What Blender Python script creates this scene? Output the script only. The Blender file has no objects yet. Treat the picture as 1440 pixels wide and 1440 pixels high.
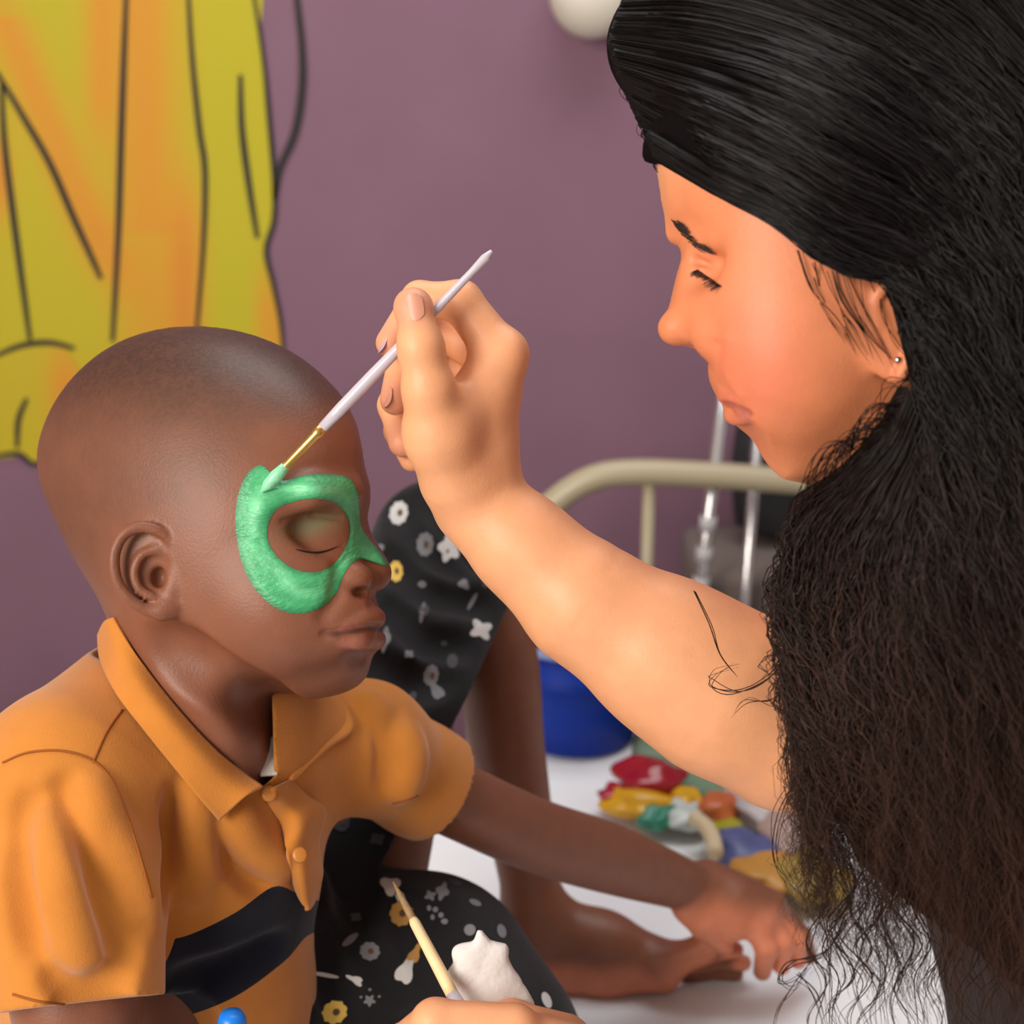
import bpy, bmesh, math, random
import numpy as np
from mathutils import Vector, Matrix, Euler
from mathutils.bvhtree import BVHTree

# ------------------------------------------------------------------ camera, world, lights, exposure
scene = bpy.context.scene
COL = scene.collection
FPX = 2200.0                      # focal length in pixels of the 1440 x 1440 frame
PITCH = math.radians(18.0)
CAMZ = 1.30
cam_data = bpy.data.cameras.new('camera')
cam = bpy.data.objects.new('camera', cam_data); COL.objects.link(cam)
cam_data.sensor_width = 36.0; cam_data.sensor_fit = 'HORIZONTAL'
cam_data.lens = 36.0 * FPX / 1440.0
cam_data.clip_start = 0.02; cam_data.clip_end = 50
cam.location = (0, 0, CAMZ); cam.rotation_euler = (math.pi / 2 - PITCH, 0, 0)
cam_data.dof.use_dof = True; cam_data.dof.focus_distance = 0.84; cam_data.dof.aperture_fstop = 7.5
scene.camera = cam
CM = Matrix.Translation((0, 0, CAMZ)) @ Euler((math.pi / 2 - PITCH, 0, 0)).to_matrix().to_4x4()
CMn = np.array(CM)

world = bpy.data.worlds.new('world'); scene.world = world; world.use_nodes = True
bg = world.node_tree.nodes['Background']
bg.inputs[0].default_value = (0.97, 0.98, 1.0, 1); bg.inputs[1].default_value = 0.5

def area_light(name, loc, target, size, size_y, power, color):
    d = bpy.data.lights.new(name, 'AREA'); d.shape = 'RECTANGLE'; d.size = size; d.size_y = size_y
    d.energy = power; d.color = color
    o = bpy.data.objects.new(name, d); COL.objects.link(o); o.location = loc
    o.rotation_euler = (Vector(target) - Vector(loc)).to_track_quat('-Z', 'Y').to_euler()
    return o
area_light('window_daylight', (-1.30, -0.72, 1.75), (-0.10, 1.0, 0.90), 1.1, 1.2, 74.0, (1.0, 0.92, 0.82))
area_light('overhead_fill', (0.20, 1.40, 2.6), (0.20, 1.2, 0.0), 1.4, 1.0, 26.0, (0.95, 0.98, 1.0))  # fill lamp added overhead to brighten the bed sheet, no fixture there

vs = scene.view_settings
vs.view_transform = 'Standard'; vs.look = 'None'; vs.gamma = 1.0; vs.use_curve_mapping = False
vs.exposure = -0.3

# ------------------------------------------------------------------ helpers: positions
def cp(px, py, D):
    """pixel + distance along the view axis -> camera-aligned metres (x right, y up, z towards the lens)"""
    return np.array([(px - 720.0) / FPX * D, (720.0 - py) / FPX * D, -D])
def to_world(P):
    P = np.asarray(P, float).reshape(-1, 3)
    return P @ CMn[:3, :3].T + CMn[:3, 3]
def wp(px, py, D): return Vector(to_world(cp(px, py, D))[0])
def ray(px, py):
    d = Vector(to_world(cp(px, py, 1.0))[0]) - Vector((0, 0, CAMZ)); return d
def on_z(px, py, z):
    d = ray(px, py); t = (z - CAMZ) / d.z; return Vector((0, 0, CAMZ)) + d * t
def on_y(px, py, y):
    d = ray(px, py); t = y / d.y; return Vector((0, 0, CAMZ)) + d * t

# ------------------------------------------------------------------ helpers: materials
def srgb(r, g, b):
    f = lambda c: (c / 255.0 / 12.92) if c / 255.0 <= 0.04045 else ((c / 255.0 + 0.055) / 1.055) ** 2.4
    return (f(r), f(g), f(b), 1.0)
def mat(name, color, rough=0.6, noise=0.0, nscale=30.0, bump=0.0, bscale=200.0, metallic=0.0, sss=0.0, sheen=0.0,
        attr=None, spec=0.5, coat=0.0, alpha=1.0, trans=0.0, stretch=None):
    m = bpy.data.materials.new(name); m.use_nodes = True
    nt = m.node_tree; p = nt.nodes['Principled BSDF']; L = nt.links
    p.inputs['Base Color'].default_value = color; p.inputs['Roughness'].default_value = rough
    p.inputs['Metallic'].default_value = metallic; p.inputs['Specular IOR Level'].default_value = spec
    p.inputs['Coat Weight'].default_value = coat; p.inputs['Alpha'].default_value = alpha
    p.inputs['Transmission Weight'].default_value = trans
    if sss > 0:
        p.inputs['Subsurface Weight'].default_value = sss; p.inputs['Subsurface Scale'].default_value = 0.006
        p.inputs['Subsurface Radius'].default_value = (1.0, 0.35, 0.18)
    if sheen > 0: p.inputs['Sheen Weight'].default_value = sheen
    tc = nt.nodes.new('ShaderNodeTexCoord'); vec = tc.outputs['Object']
    if stretch:
        mp = nt.nodes.new('ShaderNodeMapping'); mp.inputs['Scale'].default_value = stretch; L.new(vec, mp.inputs[0]); vec = mp.outputs[0]
    src = None
    if attr:
        a = nt.nodes.new('ShaderNodeAttribute'); a.attribute_name = attr; src = a.outputs['Color']
    if noise > 0:
        n = nt.nodes.new('ShaderNodeTexNoise'); n.inputs['Scale'].default_value = nscale; n.inputs['Detail'].default_value = 4
        L.new(vec, n.inputs['Vector'])
        mr = nt.nodes.new('ShaderNodeMapRange'); mr.inputs[1].default_value = 0.3; mr.inputs[2].default_value = 0.7
        mr.inputs[3].default_value = 1 - noise; mr.inputs[4].default_value = 1 + noise; L.new(n.outputs[0], mr.inputs[0])
        mx = nt.nodes.new('ShaderNodeMix'); mx.data_type = 'RGBA'; mx.blend_type = 'MULTIPLY'; mx.inputs[0].default_value = 1
        if src: L.new(src, mx.inputs[6])
        else: mx.inputs[6].default_value = color
        L.new(mr.outputs[0], mx.inputs[7]); src = mx.outputs[2]
    if src: L.new(src, p.inputs['Base Color'])
    if bump > 0:
        n2 = nt.nodes.new('ShaderNodeTexNoise'); n2.inputs['Scale'].default_value = bscale; n2.inputs['Detail'].default_value = 3
        L.new(vec, n2.inputs['Vector'])
        b = nt.nodes.new('ShaderNodeBump'); b.inputs['Strength'].default_value = bump; b.inputs['Distance'].default_value = 0.002
        L.new(n2.outputs[0], b.inputs['Height']); L.new(b.outputs[0], p.inputs['Normal'])
    return m

# ------------------------------------------------------------------ helpers: objects
def tag(o, label=None, cat=None, group=None, kind=None):
    if label: o['label'] = label
    if cat: o['category'] = cat
    if group: o['group'] = group
    if kind: o['kind'] = kind
    return o
def empty(name, loc):
    o = bpy.data.objects.new(name, None); COL.objects.link(o); o.location = loc; o.empty_display_size = 0.05; return o
def origin_of(o):
    v = Vector(o.location); q = o.parent
    while q: v = v + Vector(q.location); q = q.parent
    return v
def raw_mesh(name, V, F, material=None, parent=None, smooth=True, base=None):
    """V in world metres, F an (n,3|4) array or list; links one mesh object (child keeps world place)"""
    V = np.asarray(V, float)
    me = bpy.data.meshes.new(name)
    org = np.array(origin_of(parent)) if parent is not None else (np.array(base) if base is not None else np.zeros(3))
    W = V - org
    if isinstance(F, np.ndarray):
        n, k = F.shape
        me.vertices.add(len(W)); me.vertices.foreach_set('co', W.astype(np.float32).ravel())
        me.loops.add(n * k); me.loops.foreach_set('vertex_index', F.astype(np.int32).ravel())
        me.polygons.add(n); me.polygons.foreach_set('loop_start', (np.arange(n) * k).astype(np.int32))
        me.update(calc_edges=True); me.validate()
    else:
        me.from_pydata([tuple(v) for v in W], [], [tuple(f) for f in F]); me.update()
    if smooth: me.polygons.foreach_set('use_smooth', np.ones(len(me.polygons), bool))
    if material: me.materials.append(material)
    o = bpy.data.objects.new(name, me); COL.objects.link(o)
    if parent is not None: o.parent = parent
    elif base is not None: o.location = tuple(base)
    return o
def set_color(o, C):
    a = o.data.color_attributes.new('Col', 'FLOAT_COLOR', 'POINT')
    a.data.foreach_set('color', np.concatenate([C, np.ones((len(C), 1))], 1).astype(np.float32).ravel())

def catmull(P, n, closed=False):
    P = np.asarray(P, float); m = len(P)
    out = []
    segs = m if closed else m - 1
    for i in range(segs):
        if closed: p0, p1, p2, p3 = P[(i - 1) % m], P[i], P[(i + 1) % m], P[(i + 2) % m]
        else: p0, p1, p2, p3 = P[max(i - 1, 0)], P[i], P[i + 1], P[min(i + 2, m - 1)]
        t = np.linspace(0, 1, n, endpoint=False)[:, None]
        out.append(0.5 * ((2 * p1) + (-p0 + p2) * t + (2 * p0 - 5 * p1 + 4 * p2 - p3) * t ** 2 + (-p0 + 3 * p1 - 3 * p2 + p3) * t ** 3))
    if not closed: out.append(P[-1:])
    return np.concatenate(out)

def tube_arrays(path, rad, sides=8, cap=True):
    """path (n,3) world, rad scalar or (n,) -> verts, quads"""
    P = np.asarray(path, float); n = len(P); R = np.broadcast_to(np.asarray(rad, float), (n,))
    T = np.gradient(P, axis=0); T /= np.linalg.norm(T, axis=1)[:, None] + 1e-12
    up = np.array([0.31, 0.17, 0.93]); N = np.cross(T, up); bad = np.linalg.norm(N, axis=1) < 1e-3
    N[bad] = np.cross(T[bad], [1, 0, 0]); N /= np.linalg.norm(N, axis=1)[:, None]; B = np.cross(T, N)
    a = np.linspace(0, 2 * np.pi, sides, endpoint=False)
    V = P[:, None] + R[:, None, None] * (np.cos(a)[None, :, None] * N[:, None] + np.sin(a)[None, :, None] * B[:, None])
    V = V.reshape(-1, 3); F = []
    for i in range(n - 1):
        for j in range(sides):
            F.append((i * sides + j, i * sides + (j + 1) % sides, (i + 1) * sides + (j + 1) % sides, (i + 1) * sides + j))
    if cap:
        F.append(tuple(range(sides))[::-1]); F.append(tuple((n - 1) * sides + j for j in range(sides)))
    return V, F
def tube(name, path, rad, material, parent=None, sides=8, base=None):
    V, F = tube_arrays(path, rad, sides); return raw_mesh(name, V, F, material, parent, base=base)
def box(name, lo, hi, material, parent=None, bevel=0.0, base=None, rotz=0.0):
    bm = bmesh.new(); bmesh.ops.create_cube(bm, size=1.0)
    lo = Vector(lo); hi = Vector(hi); c = (lo + hi) / 2; s = hi - lo
    for v in bm.verts: v.co = Vector((v.co.x * s.x, v.co.y * s.y, v.co.z * s.z))
    if bevel > 0: bmesh.ops.bevel(bm, geom=bm.edges[:], offset=bevel, segments=3, affect='EDGES', profile=0.5)
    rot = Matrix.Rotation(rotz, 3, 'Z')
    V = [rot @ v.co + c for v in bm.verts]; F = [[v.index for v in f.verts] for f in bm.faces]
    bm.verts.index_update(); V = [rot @ v.co + c for v in bm.verts]; F = [[v.index for v in f.verts] for f in bm.faces]; bm.free()
    return raw_mesh(name, np.array([tuple(v) for v in V]), F, material, parent, smooth=bevel > 0, base=base)
def lathe(name, prof, centre, material, parent=None, n=40, base=None, axis=None):
    """prof: list of (radius, height) about z at centre (world)"""
    V = []; F = []
    M = np.eye(3) if axis is None else np.array(Vector((0, 0, 1)).rotation_difference(Vector(axis)).to_matrix())
    for r, h in prof:
        for j in range(n):
            a = 2 * math.pi * j / n; V.append(M @ np.array([r * math.cos(a), r * math.sin(a), h]) + np.array(centre))
    for i in range(len(prof) - 1):
        for j in range(n): F.append((i * n + j, i * n + (j + 1) % n, (i + 1) * n + (j + 1) % n, (i + 1) * n + j))
    F.append(tuple(range(n))[::-1]); F.append(tuple((len(prof) - 1) * n + j for j in range(n)))
    return raw_mesh(name, V, F, material, parent, base=base)

# ------------------------------------------------------------------ sculpting: blended distance fields meshed by surface nets
def smin(a, b, k):
    if k <= 0: return np.minimum(a, b)
    h = np.maximum(k - np.abs(a - b), 0) / k
    return np.minimum(a, b) - h * h * k * 0.25
class Field:
    def __init__(s, margin=0.045): s.ops = []; s.m = margin
    def fn(s, f, c, R, k=0.0, op='u'): s.ops.append((op, f, np.asarray(c, float), R, k)); return s
    def cap(s, a, b, ra, rb, k=0.006, op='u'):
        a = np.asarray(a, float); b = np.asarray(b, float); ab = b - a; L2 = ab @ ab + 1e-12
        def f(P):
            t = np.clip((P - a) @ ab / L2, 0, 1)
            q = P - a - t[:, None] * ab
            return np.sqrt(np.einsum('ij,ij->i', q, q)) - (ra + (rb - ra) * t)
        return s.fn(f, (a + b) / 2, math.sqrt(L2) / 2 + max(ra, rb), k, op)
    def chain(s, pts, k=0.006, kin=None, op='u'):
        """pts: (px,py,D,r)"""
        for i in range(len(pts) - 1):
            s.cap(cp(*pts[i][:3]), cp(*pts[i + 1][:3]), pts[i][3], pts[i + 1][3], k if (i == 0 or kin is None) else kin, op)
        return s
    def limb(s, pts, k=0.02, n=6):
        """a smooth limb through (px,py,D,r) stations"""
        P = catmull(np.array(pts, float), n)
        return s.chain([tuple(p) for p in P], k, 0.0)
    def ell(s, c, r, k=0.006, op='u', R=None):
        c = np.asarray(c, float); r = np.asarray(r, float); M = np.eye(3) if R is None else np.asarray(R)
        def f(P):
            q = (P - c) @ M; k0 = np.linalg.norm(q / r, axis=1); k1 = np.linalg.norm(q / (r * r), axis=1)
            return k0 * (k0 - 1.0) / (k1 + 1e-9)
        return s.fn(f, c, r.max(), k, op)
    def half(s, p, n, k=0.0):
        """keep the side the normal points away from"""
        p = np.asarray(p, float); n = np.asarray(n, float); n = n / np.linalg.norm(n)
        s.ops.append(('i', lambda P: (P - p) @ n, None, None, k)); return s
    def shell(s, t): s.ops.append(('shell', None, None, t, 0)); return s
    def __call__(s, P):
        d = np.full(len(P), 1.0)
        plo = P.min(0); phi = P.max(0)
        for op, f, c, R, k in s.ops:
            if op == 'shell': d = np.abs(d + R) - R; continue
            if op == 'i': d = -smin(-d, -f(P), k); continue
            rr = (R + s.m) ** 2
            if ((np.maximum(np.maximum(plo - c, c - phi), 0)) ** 2).sum() > rr: continue
            if (np.maximum(phi - c, c - plo) ** 2).sum() < rr: idx = slice(None)
            else:
                q = P - c; idx = np.nonzero(np.einsum('ij,ij->i', q, q) < rr)[0]
                if len(idx) == 0: continue
            dp = f(P[idx])
            if op == 'u': d[idx] = smin(d[idx], dp, k)
            elif op == 's': d[idx] = -smin(-d[idx], dp, k)
            elif op == 'add': d[idx] = d[idx] + dp
        return d
    def hit(s, px, py, D0=0.4, D1=1.8):
        """distance along the view axis where the sight line through a pixel meets the surface"""
        dirv = cp(px, py, 1.0); L = np.linalg.norm(dirv); D = D0
        while D < D1:
            v = float(s((dirv * D)[None])[0])
            if v < 0.0003: return D
            D += max(min(v, 0.03) * 0.6, 0.0003) / L
        return None
    def at(s, px, py, off=0.0, dflt=None):
        D = s.hit(px, py)
        if D is None: D = dflt
        return cp(px, py, D - off)

def sdf_mesh(f, lo, hi, h):
    B = 12; lo = np.asarray(lo, float); hi = np.asarray(hi, float)
    nb = np.ceil((hi - lo) / (B * h)).astype(int)
    ii = np.stack(np.meshgrid(*[np.arange(n) for n in nb], indexing='ij'), -1).reshape(-1, 3)
    cen = lo + (ii + 0.5) * B * h
    def by_tile(idx, tile):                               # neighbours together, so that far shapes are skipped
        t = idx // tile; k = (t[:, 0] * 4096 + t[:, 1]) * 4096 + t[:, 2]; o = np.argsort(k, kind='stable')
        return o, np.nonzero(np.diff(k[o]))[0] + 1
    o_, cut = by_tile(ii, 6); v = np.empty(len(ii))
    for g_ in np.split(o_, cut): v[g_] = f(cen[g_])
    act = ii[np.abs(v) < B * h * 0.87 * 1.35 + 0.002]
    o_, cut = by_tile(act, 2)
    groups = [act[g_] for g_ in np.split(o_, cut)]
    g = np.stack(np.meshgrid(*[np.arange(B + 1)] * 3, indexing='ij'), -1).reshape(-1, 3)
    N = nb * B + 2
    key = lambda c: (c[..., 0] * N[1] + c[..., 1]) * N[2] + c[..., 2]
    keys = []; poss = []; quads = []
    off = np.array([[0,0,0],[1,0,0],[0,1,0],[1,1,0],[0,0,1],[1,0,1],[0,1,1],[1,1,1]])
    edges = [(0,1),(2,3),(4,5),(6,7),(0,2),(1,3),(4,6),(5,7),(0,4),(1,5),(2,6),(3,7)]
    for blk in groups:
        P = lo + (blk[:, None] * B + g[None]) * h
        V = f(P.reshape(-1, 3)).reshape(len(blk), B + 1, B + 1, B + 1)
        S = V < 0
        cs = [V[:, o[0]:o[0] + B, o[1]:o[1] + B, o[2]:o[2] + B] for o in off]
        ssum = sum((c < 0).astype(np.int8) for c in cs)
        a = np.nonzero((ssum > 0) & (ssum < 8))
        if len(a[0]) == 0: continue
        vals = np.stack([c[a] for c in cs], 1)
        pos = np.zeros((len(a[0]), 3)); cnt = np.zeros(len(a[0]))
        for e0, e1 in edges:
            va, vb = vals[:, e0], vals[:, e1]; x = (va < 0) != (vb < 0)
            t = np.where(x, va / np.where(x, va - vb, 1), 0)
            pos += x[:, None] * (off[e0] + t[:, None] * (off[e1] - off[e0])); cnt += x
        cell = blk[a[0]] * B + np.stack(a[1:], 1)
        keys.append(key(cell + 1)); poss.append(lo + (cell + pos / cnt[:, None]) * h)
        for ax in range(3):
            o1 = [0, 0, 0]; o1[ax] = 1
            s0 = S[:, :B, :B, :B]; s1 = S[:, o1[0]:o1[0] + B, o1[1]:o1[1] + B, o1[2]:o1[2] + B]
            e = np.nonzero(s0 != s1)
            if len(e[0]) == 0: continue
            c = blk[e[0]] * B + np.stack(e[1:], 1) + 1
            b1 = np.zeros(3, int); b1[(ax + 1) % 3] = 1; b2 = np.zeros(3, int); b2[(ax + 2) % 3] = 1
            q = np.stack([key(c - b1 - b2), key(c - b2), key(c), key(c - b1)], 1)
            flip = ~s0[e]; q[flip] = q[flip][:, ::-1]
            quads.append(q)
    K = np.concatenate(keys); Pp = np.concatenate(poss); o = np.argsort(K); K = K[o]; Pp = Pp[o]
    Q = np.concatenate(quads); ix = np.searchsorted(K, Q); ix = np.minimum(ix, len(K) - 1)
    ok = (K[ix] == Q).all(1); Q = ix[ok]
    e = 0.0003; I3 = np.eye(3) * e
    o_, cut = by_tile(((Pp - lo) / (B * h * 2)).astype(int), 1)
    for g_ in np.split(o_, cut):                          # pull the vertices onto the true surface
        p = Pp[g_]; d = f(p); G = np.stack([f(p + I3[i]) - d for i in range(3)], 1) / e
        Gn = (G ** 2).sum(1); st = np.where(Gn > 0.05, d / np.maximum(Gn, 0.25), 0)
        Pp[g_] = p - np.clip(st, -0.3 * h, 0.3 * h)[:, None] * G
    return Pp, Q

def vnormals(V, Q):
    N = np.zeros_like(V); n = np.cross(V[Q[:, 2]] - V[Q[:, 0]], V[Q[:, -1]] - V[Q[:, 1]])
    for k in range(Q.shape[1]): np.add.at(N, Q[:, k], n)
    return N / (np.linalg.norm(N, axis=1)[:, None] + 1e-12)
def coarsen(V, Q, mask, cell):
    """merge the vertices under the mask into cells, so that what clothes or hair cover costs few faces"""
    key = np.floor(V / cell).astype(np.int64); key = (key[:, 0] * 100003 + key[:, 1]) * 100003 + key[:, 2]
    key = np.where(mask, key, np.arange(len(V)) + (1 << 58)); _, inv = np.unique(key, return_inverse=True); inv = inv.ravel()
    c = np.bincount(inv); W = np.stack([np.bincount(inv, V[:, i]) / c for i in range(3)], 1)
    T = inv[np.concatenate([Q[:, [0, 1, 2]], Q[:, [0, 2, 3]]])]
    T = T[(T[:, 0] != T[:, 1]) & (T[:, 1] != T[:, 2]) & (T[:, 0] != T[:, 2])]
    _, i = np.unique(np.sort(T, 1), axis=0, return_index=True); return W, T[np.sort(i)]

def inflate(outline, a, D_ref, shear, uc_px, grid=0.0009, power=1.0, iters=900):
    """a closed side outline (pixels) swelled to a rounded solid about a tilted middle plane; returns (f, centre, radius)"""
    ol = catmull(outline, 6, True)
    uc = (uc_px - 720) / FPX * D_ref
    def Dm(px):                                          # the middle plane turns towards or away from the lens
        k = (px - 720) / FPX; return (D_ref + uc * shear) / (1 + k * shear)
    Pm = np.array([cp(x, y, Dm(x))[:2] for x, y in ol])
    lo = Pm.min(0) - 0.03; hi = Pm.max(0) + 0.03
    nx, ny = np.ceil((hi - lo) / grid).astype(int)
    X, Y = np.meshgrid(lo[0] + np.arange(nx) * grid, lo[1] + np.arange(ny) * grid, indexing='ij')
    ins = np.zeros(X.shape, bool); dist = np.full(X.shape, 1e9)
    for i in range(len(Pm)):
        p, q = Pm[i], Pm[(i + 1) % len(Pm)]
        cond = ((p[1] > Y) != (q[1] > Y))
        with np.errstate(divide='ignore', invalid='ignore'):
            xi = (q[0] - p[0]) * (Y - p[1]) / (q[1] - p[1] + 1e-15) + p[0]
        ins ^= cond & (X < xi)
        d = q - p; t = np.clip(((X - p[0]) * d[0] + (Y - p[1]) * d[1]) / (d @ d + 1e-15), 0, 1)
        dist = np.minimum(dist, np.hypot(X - p[0] - t * d[0], Y - p[1] - t * d[1]))
    phi = np.zeros(X.shape); rb = (np.add.outer(np.arange(nx), np.arange(ny)) % 2)
    w = 1.97; m0 = ins & (rb == 0); m1 = ins & (rb == 1)
    for _ in range(iters):
        for m in (m0, m1):
            av = np.zeros_like(phi); av[1:-1, 1:-1] = (phi[:-2, 1:-1] + phi[2:, 1:-1] + phi[1:-1, :-2] + phi[1:-1, 2:] + 4 * grid * grid) / 4
            phi[m] += w * (av[m] - phi[m])
    edge = ins & (dist < 1.6 * grid)
    sl = np.sqrt(phi.max()) * 1.2
    phi = np.where(ins, phi, -dist * sl)
    for _ in range(3):
        q = phi.copy(); q[1:-1, 1:-1] = (phi[1:-1, 1:-1] * 4 + phi[:-2, 1:-1] + phi[2:, 1:-1] + phi[1:-1, :-2] + phi[1:-1, 2:]) / 8; phi = q
    if power != 1.0:
        mx = phi.max(); phi = np.where(phi > 0, mx * (np.maximum(phi, 0) / mx) ** power, phi)
    gx, gy = np.gradient(phi, grid)
    def samp(A, x, y):
        fx = np.clip((x - lo[0]) / grid, 0, nx - 1.001); fy = np.clip((y - lo[1]) / grid, 0, ny - 1.001)
        i = fx.astype(int); j = fy.astype(int); s = fx - i; t = fy - j
        return A[i, j] * (1 - s) * (1 - t) + A[i + 1, j] * s * (1 - t) + A[i, j + 1] * (1 - s) * t + A[i + 1, j + 1] * s * t
    def f(P):
        x, y, z = P[:, 0], P[:, 1], P[:, 2]
        z0 = -D_ref + (x - uc) * shear; dz = a * (z - z0)
        ph = samp(phi, x, y); u = samp(gx, x, y); v = samp(gy, x, y)
        G = dz * dz - ph
        g = np.sqrt((u + 2 * dz * a * shear) ** 2 + v * v + (2 * dz * a) ** 2 + 0.0009)
        out = np.maximum(np.maximum(lo[0] + 0.004 - x, x - hi[0] + 0.004), np.maximum(lo[1] + 0.004 - y, y - hi[1] + 0.004))
        return np.maximum(G / g, out)
    c = np.array([*(Pm.min(0) + Pm.max(0)) / 2, -D_ref]); R = np.linalg.norm(Pm - c[:2], axis=1).max()
    return f, c, max(R, math.sqrt(max(phi.max(), 0)) / a) + 0.03
def in_poly(x, y, poly):
    ins = np.zeros(len(x), bool)
    for i in range(len(poly)):
        p, q = poly[i], poly[(i + 1) % len(poly)]
        if p[1] == q[1]: continue
        ins ^= ((p[1] > y) != (q[1] > y)) & (x < (q[0] - p[0]) * (y - p[1]) / (q[1] - p[1]) + p[0])
    return ins
def poly_dist(x, y, poly):
    """signed pixel distance, negative inside"""
    d = np.full(len(x), 1e9)
    for i in range(len(poly)):
        p = np.array(poly[i], float); q = np.array(poly[(i + 1) % len(poly)], float); e = q - p
        t = np.clip(((x - p[0]) * e[0] + (y - p[1]) * e[1]) / (e @ e + 1e-12), 0, 1)
        d = np.minimum(d, np.hypot(x - p[0] - t * e[0], y - p[1] - t * e[1]))
    return np.where(in_poly(x, y, poly), -d, d)
def proj(P): return 720 + FPX * P[:, 0] / -P[:, 2], 720 - FPX * P[:, 1] / -P[:, 2]
def sstep(x, a, b):
    t = np.clip((x - a) / (b - a), 0, 1); return t * t * (3 - 2 * t)
def bvh_of(V, Q): return BVHTree.FromPolygons(V.tolist(), Q.tolist())
def cast(bvh, px, py, dflt=None):
    d = Vector(cp(px, py, 1.0)); h = bvh.ray_cast(Vector((0, 0, 0)), d.normalized())
    if h[0] is None: return (None if dflt is None else cp(px, py, dflt)), None
    return np.array(h[0]), np.array(h[1])
def cut_by(V, Q, s):
    """split a mesh along s = 0; returns (V, tris where s > 0, tris where s <= 0)"""
    T = Q if Q.shape[1] == 3 else np.concatenate([Q[:, [0, 1, 2]], Q[:, [0, 2, 3]]]); V = [v for v in V]; S = list(s)
    sg = s[T] > 0; c = sg.sum(1); pos = [tuple(t) for t in T[c == 3]]; neg = [tuple(t) for t in T[c == 0]]; em = {}
    def mid(i, j):
        k = (min(i, j), max(i, j))
        if k not in em:
            t = S[i] / (S[i] - S[j]); em[k] = len(V); V.append(V[i] + t * (V[j] - V[i])); S.append(0.0)
        return em[k]
    for t in T[(c == 1) | (c == 2)]:
        g = [S[i] > 0 for i in t]; odd = g.index(True) if sum(g) == 1 else g.index(False)
        a, b, d = t[odd], t[(odd + 1) % 3], t[(odd + 2) % 3]; p, q = mid(a, b), mid(a, d)
        one = [(a, p, q)]; two = [(p, b, d), (p, d, q)]
        if g[odd]: pos += one; neg += two
        else: neg += one; pos += two
    return np.array(V), np.array(pos), np.array(neg)
def compact(V, F):
    u, inv = np.unique(F.ravel(), return_inverse=True); return V[u], inv.reshape(F.shape)

# ================================================================== the room
BED_Z = 0.50
WALL_Y = 2.30
M_wall = mat('purple_wall_paint', srgb(130,95,114), rough=0.75, noise=0.05, nscale=6, bump=0.15, bscale=60)
M_wall2 = mat('pale_wall_paint', srgb(196,186,180), rough=0.8, noise=0.04, nscale=5, bump=0.12, bscale=60)
M_floor = mat('grey_floor', srgb(110,104,100), rough=0.6, noise=0.1, nscale=8, bump=0.1, bscale=80)
M_ceil = mat('white_ceiling', srgb(220,216,210), rough=0.9, bump=0.1, bscale=50)
for nm, lo, hi, m in (('wall_back', (-2.3, WALL_Y, 0), (2.0, WALL_Y + 0.12, 2.7), M_wall), ('wall_right', (1.9, -1.6, 0), (2.02, WALL_Y, 2.7), M_wall2),
                      ('wall_left', (-2.42, -1.6, 0), (-2.3, WALL_Y + 0.12, 2.7), M_wall2), ('floor', (-2.42, -1.6, -0.1), (2.02, WALL_Y + 0.12, 0), M_floor), ('ceiling', (-2.42, -1.6, 2.7), (2.02, WALL_Y + 0.12, 2.8), M_ceil)):
    tag(box(nm, lo, hi, m), kind='structure')
tag(box('baseboard_back', (-2.3, WALL_Y - 0.015, 0), (1.9, WALL_Y, 0.1), mat('grey_skirting', srgb(120,112,112), rough=0.6), bevel=0.004), kind='structure')

# mural: flat shapes of paint on the back wall
def mural_mat(name, base, shade, axis_px, width):
    return mat(name, base, rough=0.7, noise=0.12, nscale=7, bump=0.1, bscale=60, stretch=(2.2, 1, 0.5))
M_yel = mat('yellow_mural_paint', srgb(190,172,26), rough=0.7, noise=0.08, nscale=7, bump=0.1, bscale=60, stretch=(2.2, 1, 0.5))
M_org = mat('orange_mural_paint', srgb(206,138,32), rough=0.7, noise=0.10, nscale=7, bump=0.1, bscale=60, stretch=(2.2, 1, 0.5))
M_blk = mat('black_mural_line', srgb(32,27,25), rough=0.7)
def blend_mat(name, stops, u0, u1):
    """paint blended across the shape: stops (position 0..1 along the wall, colour)"""
    m = mat(name, (1, 1, 1, 1), rough=0.7); nt = m.node_tree; p = nt.nodes['Principled BSDF']
    at_ = nt.nodes.new('ShaderNodeAttribute'); at_.attribute_name = 'Col'; nt.links.new(at_.outputs['Color'], p.inputs['Base Color']); return m
M_blend = blend_mat('blended_mural_paint', None, 0, 1)
mural = empty('wall_mural', on_y(190, 650, WALL_Y)); tag(mural, 'yellow and orange figure with black outlines painted on the purple wall', 'mural')
YC = [np.array(srgb(*c)[:3]) for c in ((186,174,24), (212,146,34), (204,112,36))]
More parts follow.
